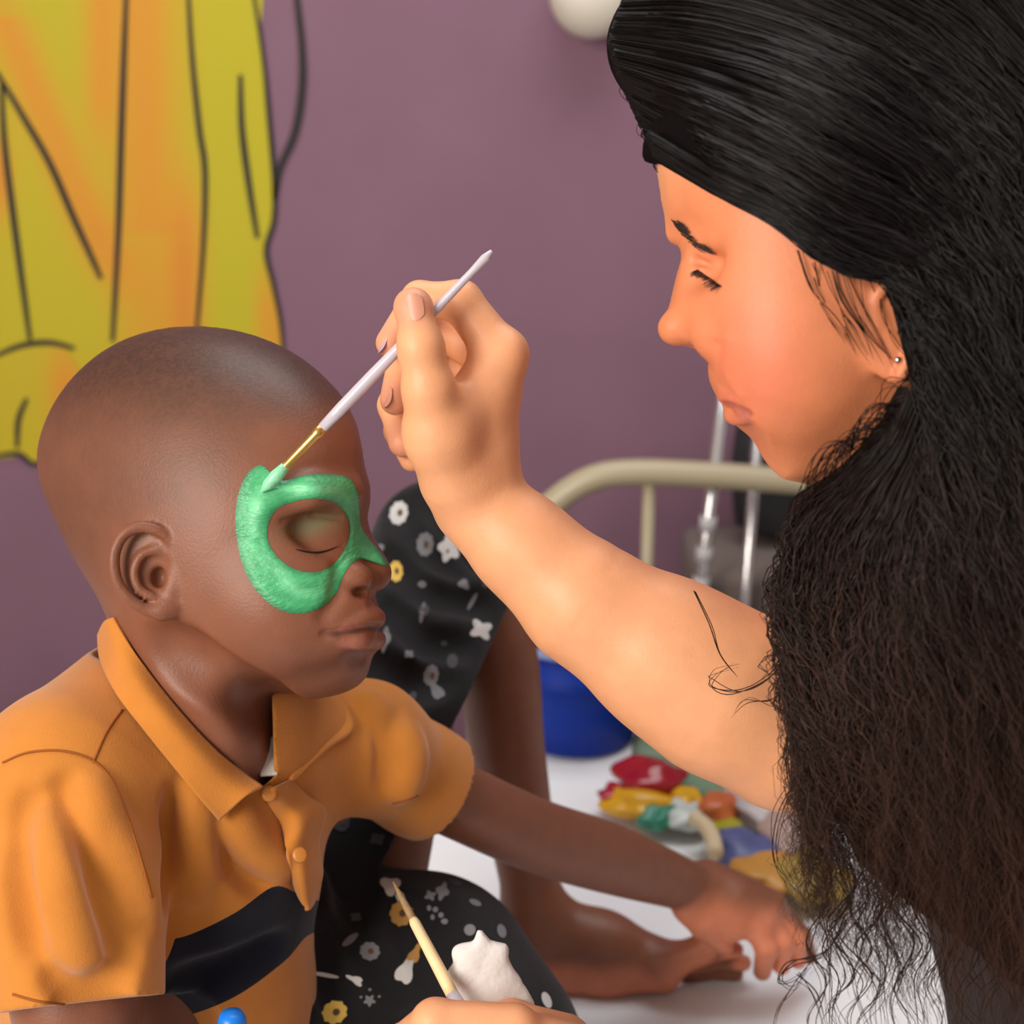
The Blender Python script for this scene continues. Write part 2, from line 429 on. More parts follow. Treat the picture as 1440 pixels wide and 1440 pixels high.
def mural_shape(name, outline, shade, off=0.002):
    """outline px; shade(px, py) -> 0 yellow .. 1 orange"""
    ol = catmull(np.array(outline, float), 8, True)
    xs = np.arange(ol[:, 0].min(), ol[:, 0].max() + 8, 8.0); ys = np.arange(ol[:, 1].min(), ol[:, 1].max() + 8, 8.0)
    X, Y = np.meshgrid(xs, ys, indexing='ij'); d = poly_dist(X.ravel(), Y.ravel(), ol)
    V = np.array([np.array(on_y(x, y, WALL_Y - off)) for x, y in zip(X.ravel(), Y.ravel())]); nx, ny = X.shape
    Q = np.array([(i * ny + j, i * ny + j + 1, (i + 1) * ny + j + 1, (i + 1) * ny + j) for i in range(nx - 1) for j in range(ny - 1)])
    S = np.array([shade(x, y) for x, y in zip(X.ravel(), Y.ravel())])
    V4 = np.concatenate([V, S[:, None]], 1); V5, Tp, Tn = cut_by(V4, Q, -d + 1e-6)
    a, b = compact(V5, Tp); o = raw_mesh(name, a[:, :3], b[:, ::-1].copy(), M_blend, mural)
    s = np.clip(a[:, 3], 0, 2)[:, None]; Cc = np.where(s < 1, YC[0] * (1 - s) + YC[1] * s, YC[1] * (2 - s) + YC[2] * (s - 1)); set_color(o, Cc); return o
def bump_(x, c, w): return math.exp(-((x - c) / w) ** 2)
def shade_main(x, y):
    v = 0.25
    v += 1.0 * bump_(x, 205 - (240 - y) * 0.02, 48) * (0.7 if y > 330 else 1.0)                 # middle leg, orange
    v += 1.1 * bump_(x, 262, 26) * sstep(y, 180, 380)
    v += 0.9 * bump_(x, 372 + (y - 330) * 0.06, 24) * sstep(y, 330, 450)
    v += 1.0 * bump_(x - (20 + (y - 60) * 0.42), 0, 34) * (1 - sstep(y, 330, 460)) * (1 if y > 20 else 0.5)
    v += 0.8 * bump_(x, 140, 24) * (1 - sstep(y, 120, 260))
    v += 1.3 * bump_(x, -5, 22) * bump_(y, 250, 60)
    v -= 0.25 * bump_(x, 330, 30)
    v += 0.6 * bump_(x, 110, 40) * sstep(y, 480, 560)
    return max(0.0, v - 0.2)
mural_shape('painted_body', [(-40,-30),(180,-40),(352,-40),(366,60),(374,160),(381,240),(384,300),(376,345),(380,390),(392,440),(396,490),(370,540),(250,620),(120,640),(60,600),(-40,560)], shade_main)
mural_shape('painted_paw', [(-40,498),(0,492),(40,484),(90,490),(112,530),(104,570),(82,600),(62,640),(46,652),(30,640),(10,644),(-40,636)], lambda x, y: 0.15 + 1.0 * bump_(x, 92, 26) * bump_(y, 545, 60), 0.003)
def stroke(pts, w, off=0.004):
    P = catmull(np.array(pts, float), 8); T = np.gradient(P, axis=0); T /= np.linalg.norm(T, axis=1)[:, None]; N = np.stack([-T[:, 1], T[:, 0]], 1)
    m = len(P); ww = w * (0.55 + 0.45 * np.sin(np.linspace(0.15, np.pi - 0.15, m)))
    V = []; F = []
    for i in range(m):
        for s_ in (-1, 1): V.append(np.array(on_y(*(P[i] + N[i] * ww[i] * s_), WALL_Y - off)))
    F = [(2*i, 2*i+1, 2*i+3, 2*i+2) for i in range(m - 1)]
    raw_mesh('outline_stroke', np.array(V), F, M_blk, mural)
for pts, w in (([(-6,100),(30,160),(70,230),(105,310),(130,365),(142,392)], 4.5), ([(2,118),(6,200),(18,300),(30,390),(42,478)], 4.5), ([(178,-20),(174,80),(170,200),(166,330),(158,480)], 4.5),
               ([(264,-20),(270,80),(280,180),(288,240),(286,340),(276,470)], 4), ([(338,105),(340,180),(350,260),(362,335)], 4.5), ([(355,-20),(370,80),(380,180),(386,260),(385,310),(374,352),(384,400),(394,450),(398,495)], 3.5),
               ([(415,-20),(424,60),(425,120),(415,185),(394,236),(386,280)], 5.5), ([(-10,502),(30,486),(70,482),(105,490)], 4), ([(38,560),(26,590),(24,630)], 4), ([(-10,642),(25,638),(45,652),(62,648)], 3.5), ([(80,590),(66,620),(62,655),(66,690)], 4)):
    stroke(pts, w * 1.05)

# lamp on the wall
M_lampw = mat('white_lamp_shade', srgb(218,210,196), rough=0.45, spec=0.5)
c = on_y(832, -10, WALL_Y); lamp = empty('wall_lamp', c); tag(lamp, 'white rounded lamp fixed high on the purple wall', 'lamp')
lathe('mount_plate', [(0.001, 0.0), (0.055, 0.0), (0.057, 0.006), (0.050, 0.014), (0.001, 0.014)], tuple(c), mat('lamp_base', srgb(190,184,174), rough=0.5), lamp, 36, axis=(0, -1, 0))
lathe('lamp_shade', [(0.03, 0.012), (0.050, 0.018), (0.060, 0.035), (0.061, 0.06), (0.055, 0.082), (0.040, 0.098), (0.018, 0.106), (0.001, 0.107)], tuple(c), M_lampw, lamp, 40, axis=(0, -1, 0))

# the child's bed
M_sheet = mat('white_sheet', srgb(236,238,242), rough=0.85, noise=0.03, nscale=10, bump=0.25, bscale=500, sheen=0.1)
M_ticking = mat('mattress_cover', srgb(190,192,200), rough=0.85, bump=0.2, bscale=400)
M_metal = mat('grey_bed_metal', srgb(150,148,140), rough=0.4, metallic=0.3)
bed = empty('bed', (0, 0.8, 0)); tag(bed, 'bed made up with a white sheet, the child sitting on it', 'bed')
BX0, BX1, BY0, BY1, BROT = -1.0, 0.95, 0.25, 1.66, math.radians(4.0)
def bedpt(x, y, z):
    c_, s_ = math.cos(BROT), math.sin(BROT); return np.array([x * c_ - (y - 1.6) * s_, x * s_ + (y - 1.6) * c_ + 1.6, z])
nxs, nys = 130, 96; V = []; F = []
rs = np.random.default_rng(11); waves = [(rs.uniform(6, 26), rs.uniform(0, math.pi), rs.uniform(0, 6), rs.uniform(0.0012, 0.004)) for _ in range(14)]
for i in range(nxs):
    for j in range(nys):
        u, v = i / (nxs - 1), j / (nys - 1); x = BX0 + (BX1 - BX0) * u; y = BY0 + (BY1 - BY0) * v
        z = BED_Z + sum(a_ * math.sin(k_ * (x * math.cos(t_) + y * math.sin(t_)) + p_) for k_, t_, p_, a_ in waves) * 0.35
        e = min(u, 1 - u, v, 1 - v) * 1.4; drop = 0.03 * max(0, 1 - e / 0.03) ** 2
        if i in (0, nxs - 1) or j in (0, nys - 1): drop = 0.16
        V.append(bedpt(x, y, z - drop - 0.004))
F = [(i * nys + j, (i + 1) * nys + j, (i + 1) * nys + j + 1, i * nys + j + 1) for i in range(nxs - 1) for j in range(nys - 1)]
raw_mesh('sheet', np.array(V), F, M_sheet, bed)
bm_ = box('mattress', (BX0 + 0.015, BY0 + 0.015, BED_Z - 0.17), (BX1 - 0.015, BY1 - 0.015, BED_Z - 0.028), M_ticking, bed, bevel=0.02)
for v in bm_.data.vertices:
    w = np.array(v.co) + np.array((0, 0.8, 0)); v.co = bedpt(*w) - np.array((0, 0.8, 0))
fr = box('bed_frame', (BX0, BY0, BED_Z - 0.23), (BX1, BY1, BED_Z - 0.17), M_metal, bed, bevel=0.006)
for v in fr.data.vertices:
    w = np.array(v.co) + np.array((0, 0.8, 0)); v.co = bedpt(*w) - np.array((0, 0.8, 0))
for x in (BX0 + 0.06, BX1 - 0.06):
    for y in (BY0 + 0.06, BY1 - 0.06):
        p = bedpt(x, y, 0); tube('leg', [p, p + np.array([0, 0, BED_Z - 0.23])], 0.02, M_metal, bed, 12)

# the cot behind with a bent cream tube rail
M_cream = mat('cream_enamel', srgb(176,164,136), rough=0.35, spec=0.5)
CY = 1.95
cot = empty('metal_cot', (0.5, CY, 0)); tag(cot, 'cot with cream bent tube end rail standing against the purple wall', 'bed')
cw = lambda x, y: np.array(on_y(x, y, CY))
p_l = cw(742, 760)
rail = catmull(np.array([[p_l[0] - 0.02, CY, 0.02], [p_l[0] - 0.02, CY, 0.45], cw(752, 745), cw(780, 706), cw(830, 674), cw(890, 664), cw(1000, 668), cw(1110, 676), cw(1300, 688), cw(1500, 700)]), 8)
tube('end_rail', rail, 0.0175, M_cream, cot, 14)
z_low = 0.36
for x in (913, 1160, 1290, 1420):
    a_ = cw(x, 672); b_ = a_.copy(); b_[2] = z_low; tube('end_bar', [b_, a_], 0.0085, M_cream, cot, 10)
tube('lower_rail', [np.array([p_l[0] - 0.02, CY, z_low]), np.array([0.95, CY, z_low])], 0.012, M_cream, cot, 10)
M_cotm = mat('grey_cot_mattress', srgb(120,108,102), rough=0.85, bump=0.2, bscale=300)
box('cot_mattress', (float(on_y(978, 840, 2.05)[0]), CY + 0.09, 0.40), (1.0, WALL_Y - 0.03, 0.545), M_cotm, cot, bevel=0.02)
# ================================================================== the child
H_BODY = 0.0016
boy = empty('person', wp(330, 1640, 1.02))
tag(boy, 'child with shaved head and green face paint, orange polo shirt, sitting on the bed', 'person')

BOY_OUT = [(60,650),(64,618),(78,580),(100,545),(132,511),(172,484),(220,467),(275,461),(330,466),(380,481),(420,502),(455,530),(482,561),
    (499,594),(507,628),(511,655),(518,680),(519,705),(515,728),(521,752),(536,775),(546,794),(547,810),(540,824),(527,832),(528,848),(537,864),(535,878),
    (527,884),(536,893),(537,906),(524,922),(519,938),(514,953),(498,967),(470,977),(436,982),(402,986),(382,1004),(376,1045),(370,1085),(350,1125),(300,1125),(250,1070),(205,975),(168,888),(148,840),(116,790),(86,730),(68,690)]
bf = Field()
hf, hc, hR = inflate(BOY_OUT, 1.24, 0.925, 0.28, 290, power=0.94)
bf.fn(hf, hc, hR)
# neck and the trunk under the shirt
bf.chain([(275,960,0.945,0.036),(292,1120,0.965,0.042)], k=0.03)
# eye region: socket, lids
at = bf.at
bf.ell(at(458,748,0.003), (0.020,0.014,0.0095), k=0.012, op='s')
e = at(444,757,-0.0120); bf.ell(e, (0.0165,0.0145,0.0145), k=0.006)
bf.cap(at(372,715,-0.001), at(440,692,-0.001), 0.0035,0.005, k=0.012); bf.cap(at(440,692,-0.001), at(496,690,-0.002), 0.005,0.004, k=0.012)   # brow ridge
bf.cap(at(398,768,0.0003), at(440,778,0.0003), 0.0007,0.0011, k=0.0015, op='s'); bf.cap(at(440,778,0.0003), at(482,768,0.0003), 0.0011,0.0009, k=0.0015, op='s')   # slit
bf.cap(at(398,733,0.0004), at(440,724,0.0004), 0.0006,0.001, k=0.003, op='s'); bf.cap(at(440,724,0.0004), at(480,728,0.0004), 0.001,0.0008, k=0.003, op='s')       # lid crease
jw = catmull(np.array([at(235,915,0.002), at(290,950,0.002), at(345,978,0.002), at(392,994,0.002)]), 4)
for i in range(len(jw)-1): bf.cap(jw[i], jw[i+1], 0.006, 0.006, k=0.022, op='s')                      # under the jaw
# cheek, nose wing, nose tip
bf.ell(at(400,850,-0.014), (0.030,0.030,0.021), k=0.02)
bf.ell(at(478,872,-0.0135), (0.022,0.017,0.0165), k=0.014)
bf.ell(at(497,813,-0.0040), (0.0105,0.0088,0.0095), k=0.004)
bf.ell(at(528,806,-0.0062), (0.0088,0.0092,0.0090), k=0.008)
bf.ell(at(510,833,0.000), (0.0055,0.0026,0.006), k=0.003, op='s')
bf.cap(at(476,800,0.0005), at(472,826,0.0005), 0.0022,0.0020, k=0.006, op='s')
bf.cap(at(474,836,0.0008), at(456,866,0.001), 0.0010,0.0006, k=0.008, op='s')                       # fold beside the mouth
# lips
up = catmull(np.array([at(460,889,-0.0024), at(488,880,-0.0028), at(512,871,-0.0030), at(530,869,-0.0046)]), 4)
lo_ = catmull(np.array([at(463,893,-0.0026), at(488,900,-0.0034), at(512,901,-0.0030), at(530,899,-0.0048)]), 4)
for i in range(len(up)-1): bf.cap(up[i], up[i+1], 0.0009+0.00028*i, 0.0009+0.00028*(i+1), k=0.004)
for i in range(len(lo_)-1): bf.cap(lo_[i], lo_[i+1], 0.0009+0.00036*i, 0.0009+0.00036*(i+1), k=0.004)
ml = catmull(np.array([at(455,892,0.0004), at(476,890,0.0006), at(500,886,0.0006), at(520,883,0.0006), at(534,884,0.0004)]), 4)
for i in range(len(ml)-1): bf.cap(ml[i], ml[i+1], 0.0015, 0.0015, k=0.0025, op='s')
bf.cap(at(496,922,0.0005), at(518,924,0.0005), 0.0015,0.0015, k=0.010, op='s')
# ear
E = lambda x, y, o: at(x, y, o)
eD = bf.hit(205, 800)
ep = lambda x, y, o: cp(x, y, eD - o - (215 - x) * 0.00006)
bf.ell(ep(212,800,0.001), (0.0165,0.0235,0.0060), k=0.006, R=np.array(Matrix.Rotation(math.radians(14),3,'Z')))
hel = [(250,792,0.004),(243,765,0.008),(224,747,0.010),(198,741,0.010),(174,752,0.010),(161,779,0.010),(163,812,0.009),(178,838,0.008),(203,856,0.007),(226,862,0.006)]
hel = catmull(np.array([ep(*q) for q in hel]), 4)
for i in range(len(hel)-1): bf.cap(hel[i], hel[i+1], 0.0029, 0.0029, k=0.0012 if i else 0.004)
bf.ell(ep(232,855,0.005), (0.0075,0.0065,0.0050), k=0.005)
bf.ell(ep(212,805,0.010), (0.0100,0.0135,0.0065), k=0.003, op='s')
bf.ell(ep(206,770,0.011), (0.0100,0.0055,0.0040), k=0.003, op='s')
ant = [(222,772,0.006),(200,780,0.006),(189,803,0.006),(196,828,0.006),(218,841,0.006)]
ant = catmull(np.array([ep(*q) for q in ant]), 4)
for i in range(len(ant)-1): bf.cap(ant[i], ant[i+1], 0.0023, 0.0023, k=0.0012 if i else 0.004)
bf.cap(ep(246,806,0.004), ep(243,828,0.005), 0.0042, 0.0036, k=0.005)
bf.ell(ep(224,812,0.003), (0.0042,0.0055,0.006), k=0.003, op='s')
# trunk and limbs
bf.chain([(285,1085,0.97,0.050),(262,1200,0.985,0.068),(255,1400,1.00,0.074),(310,1590,1.02,0.082)], k=0.03)
bf.chain([(290,1075,0.97,0.04),(110,1120,0.888,0.034),(108,1400,0.852,0.031),(126,1600,0.845,0.028),(300,1690,0.85,0.023),(330,1690,0.85,0.022)], k=0.02)
bf.limb([(300,1060,0.97,0.036),(515,1062,1.025,0.027),(640,1124,1.085,0.0262),(752,1174,1.15,0.0268),(860,1208,1.22,0.0270),(985,1252,1.295,0.0195)], k=0.02)
# left leg with raised knee, foot flat on the bed
bf.chain([(400,1550,1.08,0.07),(622,778,1.290,0.034)], k=0.03)
bf.limb([(622,778,1.290,0.034),(694,900,1.305,0.0335),(712,1050,1.32,0.0325),(740,1210,1.335,0.0265),(752,1300,1.34,0.0235)], k=0.02)
bf.chain([(752,1290,1.34,0.026),(850,1325,1.335,0.0225),(938,1350,1.325,0.0165)], k=0.02)
bf.chain([(750,1362,1.345,0.0225),(850,1370,1.335,0.0165),(930,1374,1.325,0.0130)], k=0.016)
bf.chain([(925,1358,1.318,0.0165),(985,1336,1.312,0.0120),(1012,1314,1.306,0.0112)], k=0.008, kin=0.004)
for i, (a0, b0) in enumerate([((975,1345),(1034,1336)),((975,1354),(1045,1354)),((972,1362),(1034,1368)),((968,1368),(1018,1376))]):
    bf.chain([(*a0,1.325+0.008*i,0.0085),(*b0,1.322+0.012*i,0.0070)], k=0.004)
# right leg folded in front
bf.chain([(330,1590,1.03,0.075),(600,1550,1.03,0.058),(690,1610,0.98,0.05)], k=0.03)
bf.chain([(690,1610,0.98,0.05),(560,1560,1.10,0.034),(430,1488,1.20,0.026),(370,1450,1.25,0.018)], k=0.02)
# left hand closing over the toes
W = (985,1252,1.295)
bf.chain([(*W,0.0195),(1030,1272,1.292,0.0195),(1068,1296,1.290,0.0155)], k=0.012)
bf.chain([(1000,1240,1.300,0.016),(1085,1272,1.302,0.0125)], k=0.012)
bf.chain([(985,1268,1.286,0.017),(1030,1300,1.283,0.0135)], k=0.010)
bf.chain([(972,1278,1.282,0.0135),(988,1302,1.278,0.0105),(1018,1330,1.285,0.0078)], k=0.010, kin=0.003)          # thumb behind the big toe
for pts in ([(1062,1300,1.284,0.0110),(1078,1335,1.279,0.0092),(1072,1366,1.287,0.0075)],
            [(1078,1296,1.294,0.0110),(1100,1328,1.288,0.0092),(1099,1358,1.296,0.0075)],
            [(1090,1288,1.303,0.0108),(1118,1322,1.298,0.0090),(1122,1350,1.306,0.0073)],
            [(1092,1278,1.313,0.0098),(1127,1315,1.312,0.0082),(1138,1345,1.320,0.0066)]):
    bf.chain(pts, k=0.005, kin=0.003)
# right hand resting in the lap (below the frame)
bf.chain([(330,1700,0.84,0.022),(400,1715,0.86,0.022)], k=0.012)
for j in range(4): bf.chain([(400,1700+12*j,0.855+0.006*j,0.010),(450,1712+12*j,0.858+0.006*j,0.009),(470,1735+10*j,0.87+0.006*j,0.0075)], k=0.004)
bf.chain([(350,1685,0.835,0.011),(400,1670,0.84,0.009),(430,1675,0.845,0.0075)], k=0.005)

bV, bQ = sdf_mesh(bf, (-0.42,-0.52,-1.42), (0.30,0.13,-0.72), H_BODY)
px, py = proj(bV); hid = (py > 1470) | ((py > 1130) & (px < 440)) | ((px < 590) & (py > 1010) & (-bV[:, 2] > 1.05)); bV, bQ = coarsen(bV, bQ, hid, 0.008)
bvh_boy = bvh_of(bV, bQ)
# skin colour: brown, cropped dark hair, pinker lips and palms, hand brightened as if lit, darker ear hollow is left to the light
px, py = proj(bV); n = len(bV)
skin = np.array(srgb(130,80,58)[:3]); hairc = np.array(srgb(58,39,31)[:3]); lipc = np.array(srgb(176,104,94)[:3]); palm = np.array(srgb(232,142,106)[:3])
C = np.tile(skin, (n, 1))
rng = np.random.default_rng(3)
HAIR = [(40,700),(30,400),(600,400),(600,560),(478,590),(420,600),(372,610),(345,650),(325,700),(290,705),(262,735),(215,728),(165,742),(150,800),(140,900),(60,900)]
dh = poly_dist(px, py, HAIR)
near_head = (bV[:, 1] > cp(0, 990, 0.93)[1]) & (px < 560)
m = sstep(-dh, -30, 45) * near_head * (0.34 + 0.50 * sstep(-py, -640, -500))
m = m * (0.85 + 0.3 * rng.random(n))
C = C * (1 - m[:, None]) + hairc * m[:, None]
def dseg(pts):
    d = np.full(n, 9.0)
    for a, b in zip(pts[:-1], pts[1:]):
        ab = b - a; t = np.clip(((bV - a) @ ab) / (ab @ ab), 0, 1); d = np.minimum(d, np.linalg.norm(bV - a - t[:, None] * ab, axis=1))
    return d
ml_ = 1 - sstep(np.minimum(dseg(lo_[3:]) , dseg(up[3:]) + 0.0012), 0.0036, 0.0062); C = C * (1 - 0.5 * ml_[:, None]) + lipc * 0.5 * ml_[:, None]
gl = np.exp(-(((px - 440) / 42) ** 2 + ((py - 738 + (px - 440) * 0.25) / 17) ** 2)) * near_head * 0.45
C = C * (1 - gl[:, None]) + np.array(srgb(84,128,92)[:3]) * gl[:, None]                     # thin smear of paint on the lid
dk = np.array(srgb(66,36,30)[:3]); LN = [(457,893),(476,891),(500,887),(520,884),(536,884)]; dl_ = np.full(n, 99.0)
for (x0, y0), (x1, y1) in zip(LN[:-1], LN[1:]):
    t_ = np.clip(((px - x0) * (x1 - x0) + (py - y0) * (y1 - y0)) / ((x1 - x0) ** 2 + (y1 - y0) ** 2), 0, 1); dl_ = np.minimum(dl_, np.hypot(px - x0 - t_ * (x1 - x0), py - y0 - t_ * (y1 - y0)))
mm = (1 - sstep(dl_, 1.5, 6.0)) * 0.8 * near_head * sstep(px, 450, 475) * (-bV[:, 2] < 0.92); C = C * (1 - mm[:, None]) + dk * mm[:, None]   # shade in the slit between the lips, painted into the skin colour
hd = [cp(975,1285,1.285), cp(1075,1320,1.285), cp(1110,1345,1.29)]
mh = 1 - sstep(dseg(hd), 0.014, 0.034); C = C * (1 - 0.8 * mh[:, None]) + palm * 0.8 * mh[:, None]  # palm tone, made stronger to paint the warm light on the hand
sole = [cp(760,1385,1.33), cp(930,1375,1.32), cp(1020,1325,1.305)]
ms = 1 - sstep(dseg(sole), 0.010, 0.028); C = C * (1 - 0.55 * ms[:, None]) + palm * 0.55 * ms[:, None]
for q in ((1034,1336,1.318),(1045,1354,1.328)):
    mt = (1 - sstep(np.linalg.norm(bV - cp(*q), axis=1), 0.005, 0.014)) * 0.7; C = C * (1 - mt[:, None]) + palm * mt[:, None]
M_boyskin = mat('brown_skin', skin.tolist() + [1], rough=0.46, noise=0.07, nscale=60, bump=0.12, bscale=700, sss=0.06, attr='Col', spec=0.4)
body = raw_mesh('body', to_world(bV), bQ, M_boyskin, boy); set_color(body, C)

# paint on the face: ring about the eye running onto the nose
M_paint = mat('green_face_paint', srgb(66,176,112), rough=0.38, noise=0.16, nscale=90, bump=0.45, bscale=260, spec=0.5, attr='Col', stretch=(1.0, 1.0, 2.6))
M_paintl = mat('pale_green_wet_paint', srgb(140,214,170), rough=0.3, noise=0.12, nscale=120, bump=0.3, bscale=300)
PO = [(368,654),(380,664),(398,676),(430,668),(462,667),(490,672),(502,690),(505,715),(507,738),(517,756),(530,770),(541,786),(545,797),(533,793),(516,787),(502,788),(491,797),(482,812),(474,832),(458,850),
      (434,861),(408,862),(384,852),(362,832),(345,804),(335,770),(331,735),(334,700),(343,674),(354,660)]
PI_ = [(392,714),(412,706),(440,701),(468,706),(486,722),(492,745),(486,768),(474,788),(456,801),(436,805),(414,800),(394,787),(380,768),(376,748),(380,729)]
def star(poly, c, n):
    pl = catmull(poly, 8, True); ang = np.arctan2(pl[:, 1] - c[1], pl[:, 0] - c[0]); r = np.hypot(pl[:, 0] - c[0], pl[:, 1] - c[1])
    o = np.argsort(ang); th = np.linspace(-np.pi, np.pi, n, endpoint=False)
    return th, np.interp(th, ang[o], r[o], period=2 * np.pi)
def paint_ring(name, outer, inner, c, off, material, parent, bv, n=220, mrows=22):
    th, ro = star(outer, c, n); _, ri = star(inner, c, n)
    V = []; ok = []; CC = []; c_lo, c_mid, c_hi = [np.array(srgb(*q)[:3]) for q in ((38,110,72), (66,166,108), (116,206,152))]
    for j in range(mrows + 1):
        s = j / mrows
        for i in range(n):
            r = ri[i] + (ro[i] - ri[i]) * s
            # brush strokes: paler, thicker paint in the middle of the sweep, thin and dark at its rims and on the nose
            g_ = math.exp(-((s - 0.42 - 0.1 * math.sin(2 * th[i])) / 0.22) ** 2) * (0.62 + 0.38 * math.sin(th[i] * 2.5 + 9 * s + 2 * math.sin(3 * th[i])))
            g_ *= 0.25 + 0.75 * sstep(-math.cos(th[i] - 0.15), -0.75, 0.1); g_ = min(max(g_, 0), 1); q_ = min(1, 5 * min(s + 0.06, 1.04 - s))
            CC.append((c_lo * (1 - q_) + c_mid * q_) * (1 - g_) + c_hi * g_)
            h, nn = cast(bv, c[0] + r * math.cos(th[i]), c[1] + r * math.sin(th[i]))
            if h is None: ok.append(False); V.append(np.zeros(3)); continue
            if nn[2] < 0: nn = -nn
            thick = off * (0.25 + 0.75 * min(1, 6 * min(s, 1 - s)) * (0.75 + 0.25 * math.sin(9 * s + 3 * th[i])))
            ok.append(True); V.append(h + nn * thick)
    F = [(j * n + i, j * n + (i + 1) % n, (j + 1) * n + (i + 1) % n, (j + 1) * n + i) for j in range(mrows) for i in range(n)]
    F = [q for q in F if all(ok[v] for v in q) and max(V[v][2] for v in q) - min(V[v][2] for v in q) < 0.012]
    V = np.array(V); used = sorted({v for q in F for v in q}); mp = {v: i for i, v in enumerate(used)}
    o = raw_mesh(name, to_world(V[used]), [tuple(mp[v] for v in q) for q in F], material, parent); set_color(o, np.array(CC)[used]); return o
fp = paint_ring('face_paint', PO, PI_, (436, 755), 0.0009, M_paint, body, bvh_boy)
# lashes along the closed eye
M_lash = mat('dark_lash', srgb(28,18,15), rough=0.6)
ls = [cast(bvh_boy, x, y)[0] for x, y in ((416,772),(428,775),(444,777),(460,774),(476,768))]
ls = catmull(np.array([p + np.array([0, 0, 0.0006]) for p in ls]), 6)
tube('eyelashes', to_world(ls), 0.0006 * np.sin(np.linspace(0.25, np.pi - 0.15, len(ls))), M_lash, body, 6)
# ================================================================== the child's clothes
M_orange = mat('orange_knit', srgb(196,124,50), rough=0.9, noise=0.05, nscale=45, bump=0.18, bscale=900, sheen=0.25, spec=0.2)
M_orange_d = mat('orange_stitch', srgb(150,82,22), rough=0.9, bump=0.3, bscale=900)
M_navy = mat('navy_knit', srgb(22,24,38), rough=0.9, noise=0.08, nscale=50, bump=0.35, bscale=900, sheen=0.15, spec=0.2)
sf = Field()
sf.chain([(276,1062,0.958,0.076),(246,1200,0.975,0.085),(226,1420,1.00,0.092),(250,1570,1.02,0.094)], k=0.03)
sf.chain([(288,1040,0.962,0.052),(98,1108,0.884,0.050)], k=0.03)
sf.chain([(195,962,0.957,0.030),(98,1100,0.884,0.047)], k=0.03)
sf.chain([(300,1040,0.968,0.052),(512,1050,1.022,0.041)], k=0.03)
sf.chain([(98,1108,0.884,0.051),(100,1250,0.858,0.051),(106,1440,0.838,0.047)], k=0.010)
sf.chain([(512,1050,1.022,0.041),(592,1098,1.062,0.036),(680,1140,1.10,0.036)], k=0.014)
# sleeve ends
def sleeve_clip(p, n, c, R):
    """cut the sleeve off past a plane, but only round the sleeve's end"""
    p = np.asarray(p); n = np.asarray(n) / np.linalg.norm(n); c = np.asarray(c)
    sf.fn(lambda P: np.maximum(-((P - p) @ n), np.linalg.norm(P - c, axis=1) - R), c, R, 0.0, 's')
d1 = cp(106,1440,0.838) - cp(100,1250,0.858); sleeve_clip(cp(104,1412,0.841), d1, cp(112,1640,0.81), 0.125)
d2 = cp(680,1140,1.10) - cp(512,1050,1.022) + np.array([0.02,0.0,0]); sleeve_clip(cp(598,1101,1.065), d2, cp(740,1180,1.12), 0.10)
# neck opening
sf.chain([(262,850,0.945,0.060),(296,1000,0.955,0.052),(340,1040,0.945,0.030)], k=0.006, op='s')
VN = [(150,860),(184,912),(214,956),(254,1006),(298,1053),(338,1086),(369,1106),(386,1092),(384,1040),(382,960),(330,850)]
def vneck(P):
    x, y = proj(P); return np.maximum(poly_dist(x, y, VN) * 0.93 / FPX, np.abs(-P[:, 2] - 0.90) - 0.058)
sf.fn(vneck, cp(290,990,0.92), 0.10, 0.0, 's')
# folds pressed into the cloth
def fold(pts, r, k=0.012, off=0.0, op='s', s=sf):
    P = catmull(np.array([s.at(x, y, off, 0.9) for x, y in pts]), 4)
    for i in range(len(P) - 1):
        w = math.sin(math.pi * (i + 0.5) / len(P)) ** 0.5
        s.cap(P[i], P[i + 1], r * w, r * w, k, op)
for g in ([(89,1109),(111,1189),(147,1278),(180,1345)], [(150,1160),(172,1225),(205,1295)], [(40,1130),(34,1230),(50,1330)],
          [(250,1120),(246,1190),(236,1260)], [(300,1160),(330,1205),(372,1238)],
          [(545,1010),(556,1050),(552,1100)],
          [(255,1380),(320,1365),(390,1330)], [(80,1370),(120,1392),(165,1385)]):
    fold(g, 0.0035, 0.016)
for g in ([(130,1110),(158,1190),(196,1280)], [(70,1150),(84,1250),(112,1345)], [(275,1110),(275,1180),(268,1255)], [(330,1140),(352,1185),(395,1215)],
          [(512,985),(536,1030),(541,1085)], [(568,1035),(574,1070),(566,1110)]):
    fold(g, 0.004, 0.016, -0.0025, 'u')
sf.shell(0.0022)
sV, sQ = sdf_mesh(sf, (-0.36,-0.46,-1.13), (0.0,0.0,-0.76), 0.0020)
sN = vnormals(sV, sQ); sV, sQ = coarsen(sV, sQ, (sN[:, 2] < -0.35) | (proj(sV)[1] > 1480), 0.006)
bvh_shirt = bvh_of(sV, sQ)
spx, spy = proj(sV)
BAND = [(130,1340),(218,1322),(262,1316),(330,1284),(384,1247),(418,1256),(446,1266),(470,1272),(500,1280),(500,1318),(440,1312),(400,1352),(330,1402),(250,1432),(150,1452),(60,1440),(60,1360)]
on_sleeve = np.minimum.reduce([np.linalg.norm(sV - (cp(98,1108,0.884) + t * (cp(106,1440,0.838) - cp(98,1108,0.884))), axis=1) for t in np.linspace(0, 1.1, 34)])
bd = -poly_dist(spx, spy, catmull(np.array(BAND, float), 6, True)); bd = np.minimum(bd, (on_sleeve - 0.060) * 2500)
V2, Tp, Tn = cut_by(sV, sQ, bd + 1e-4)
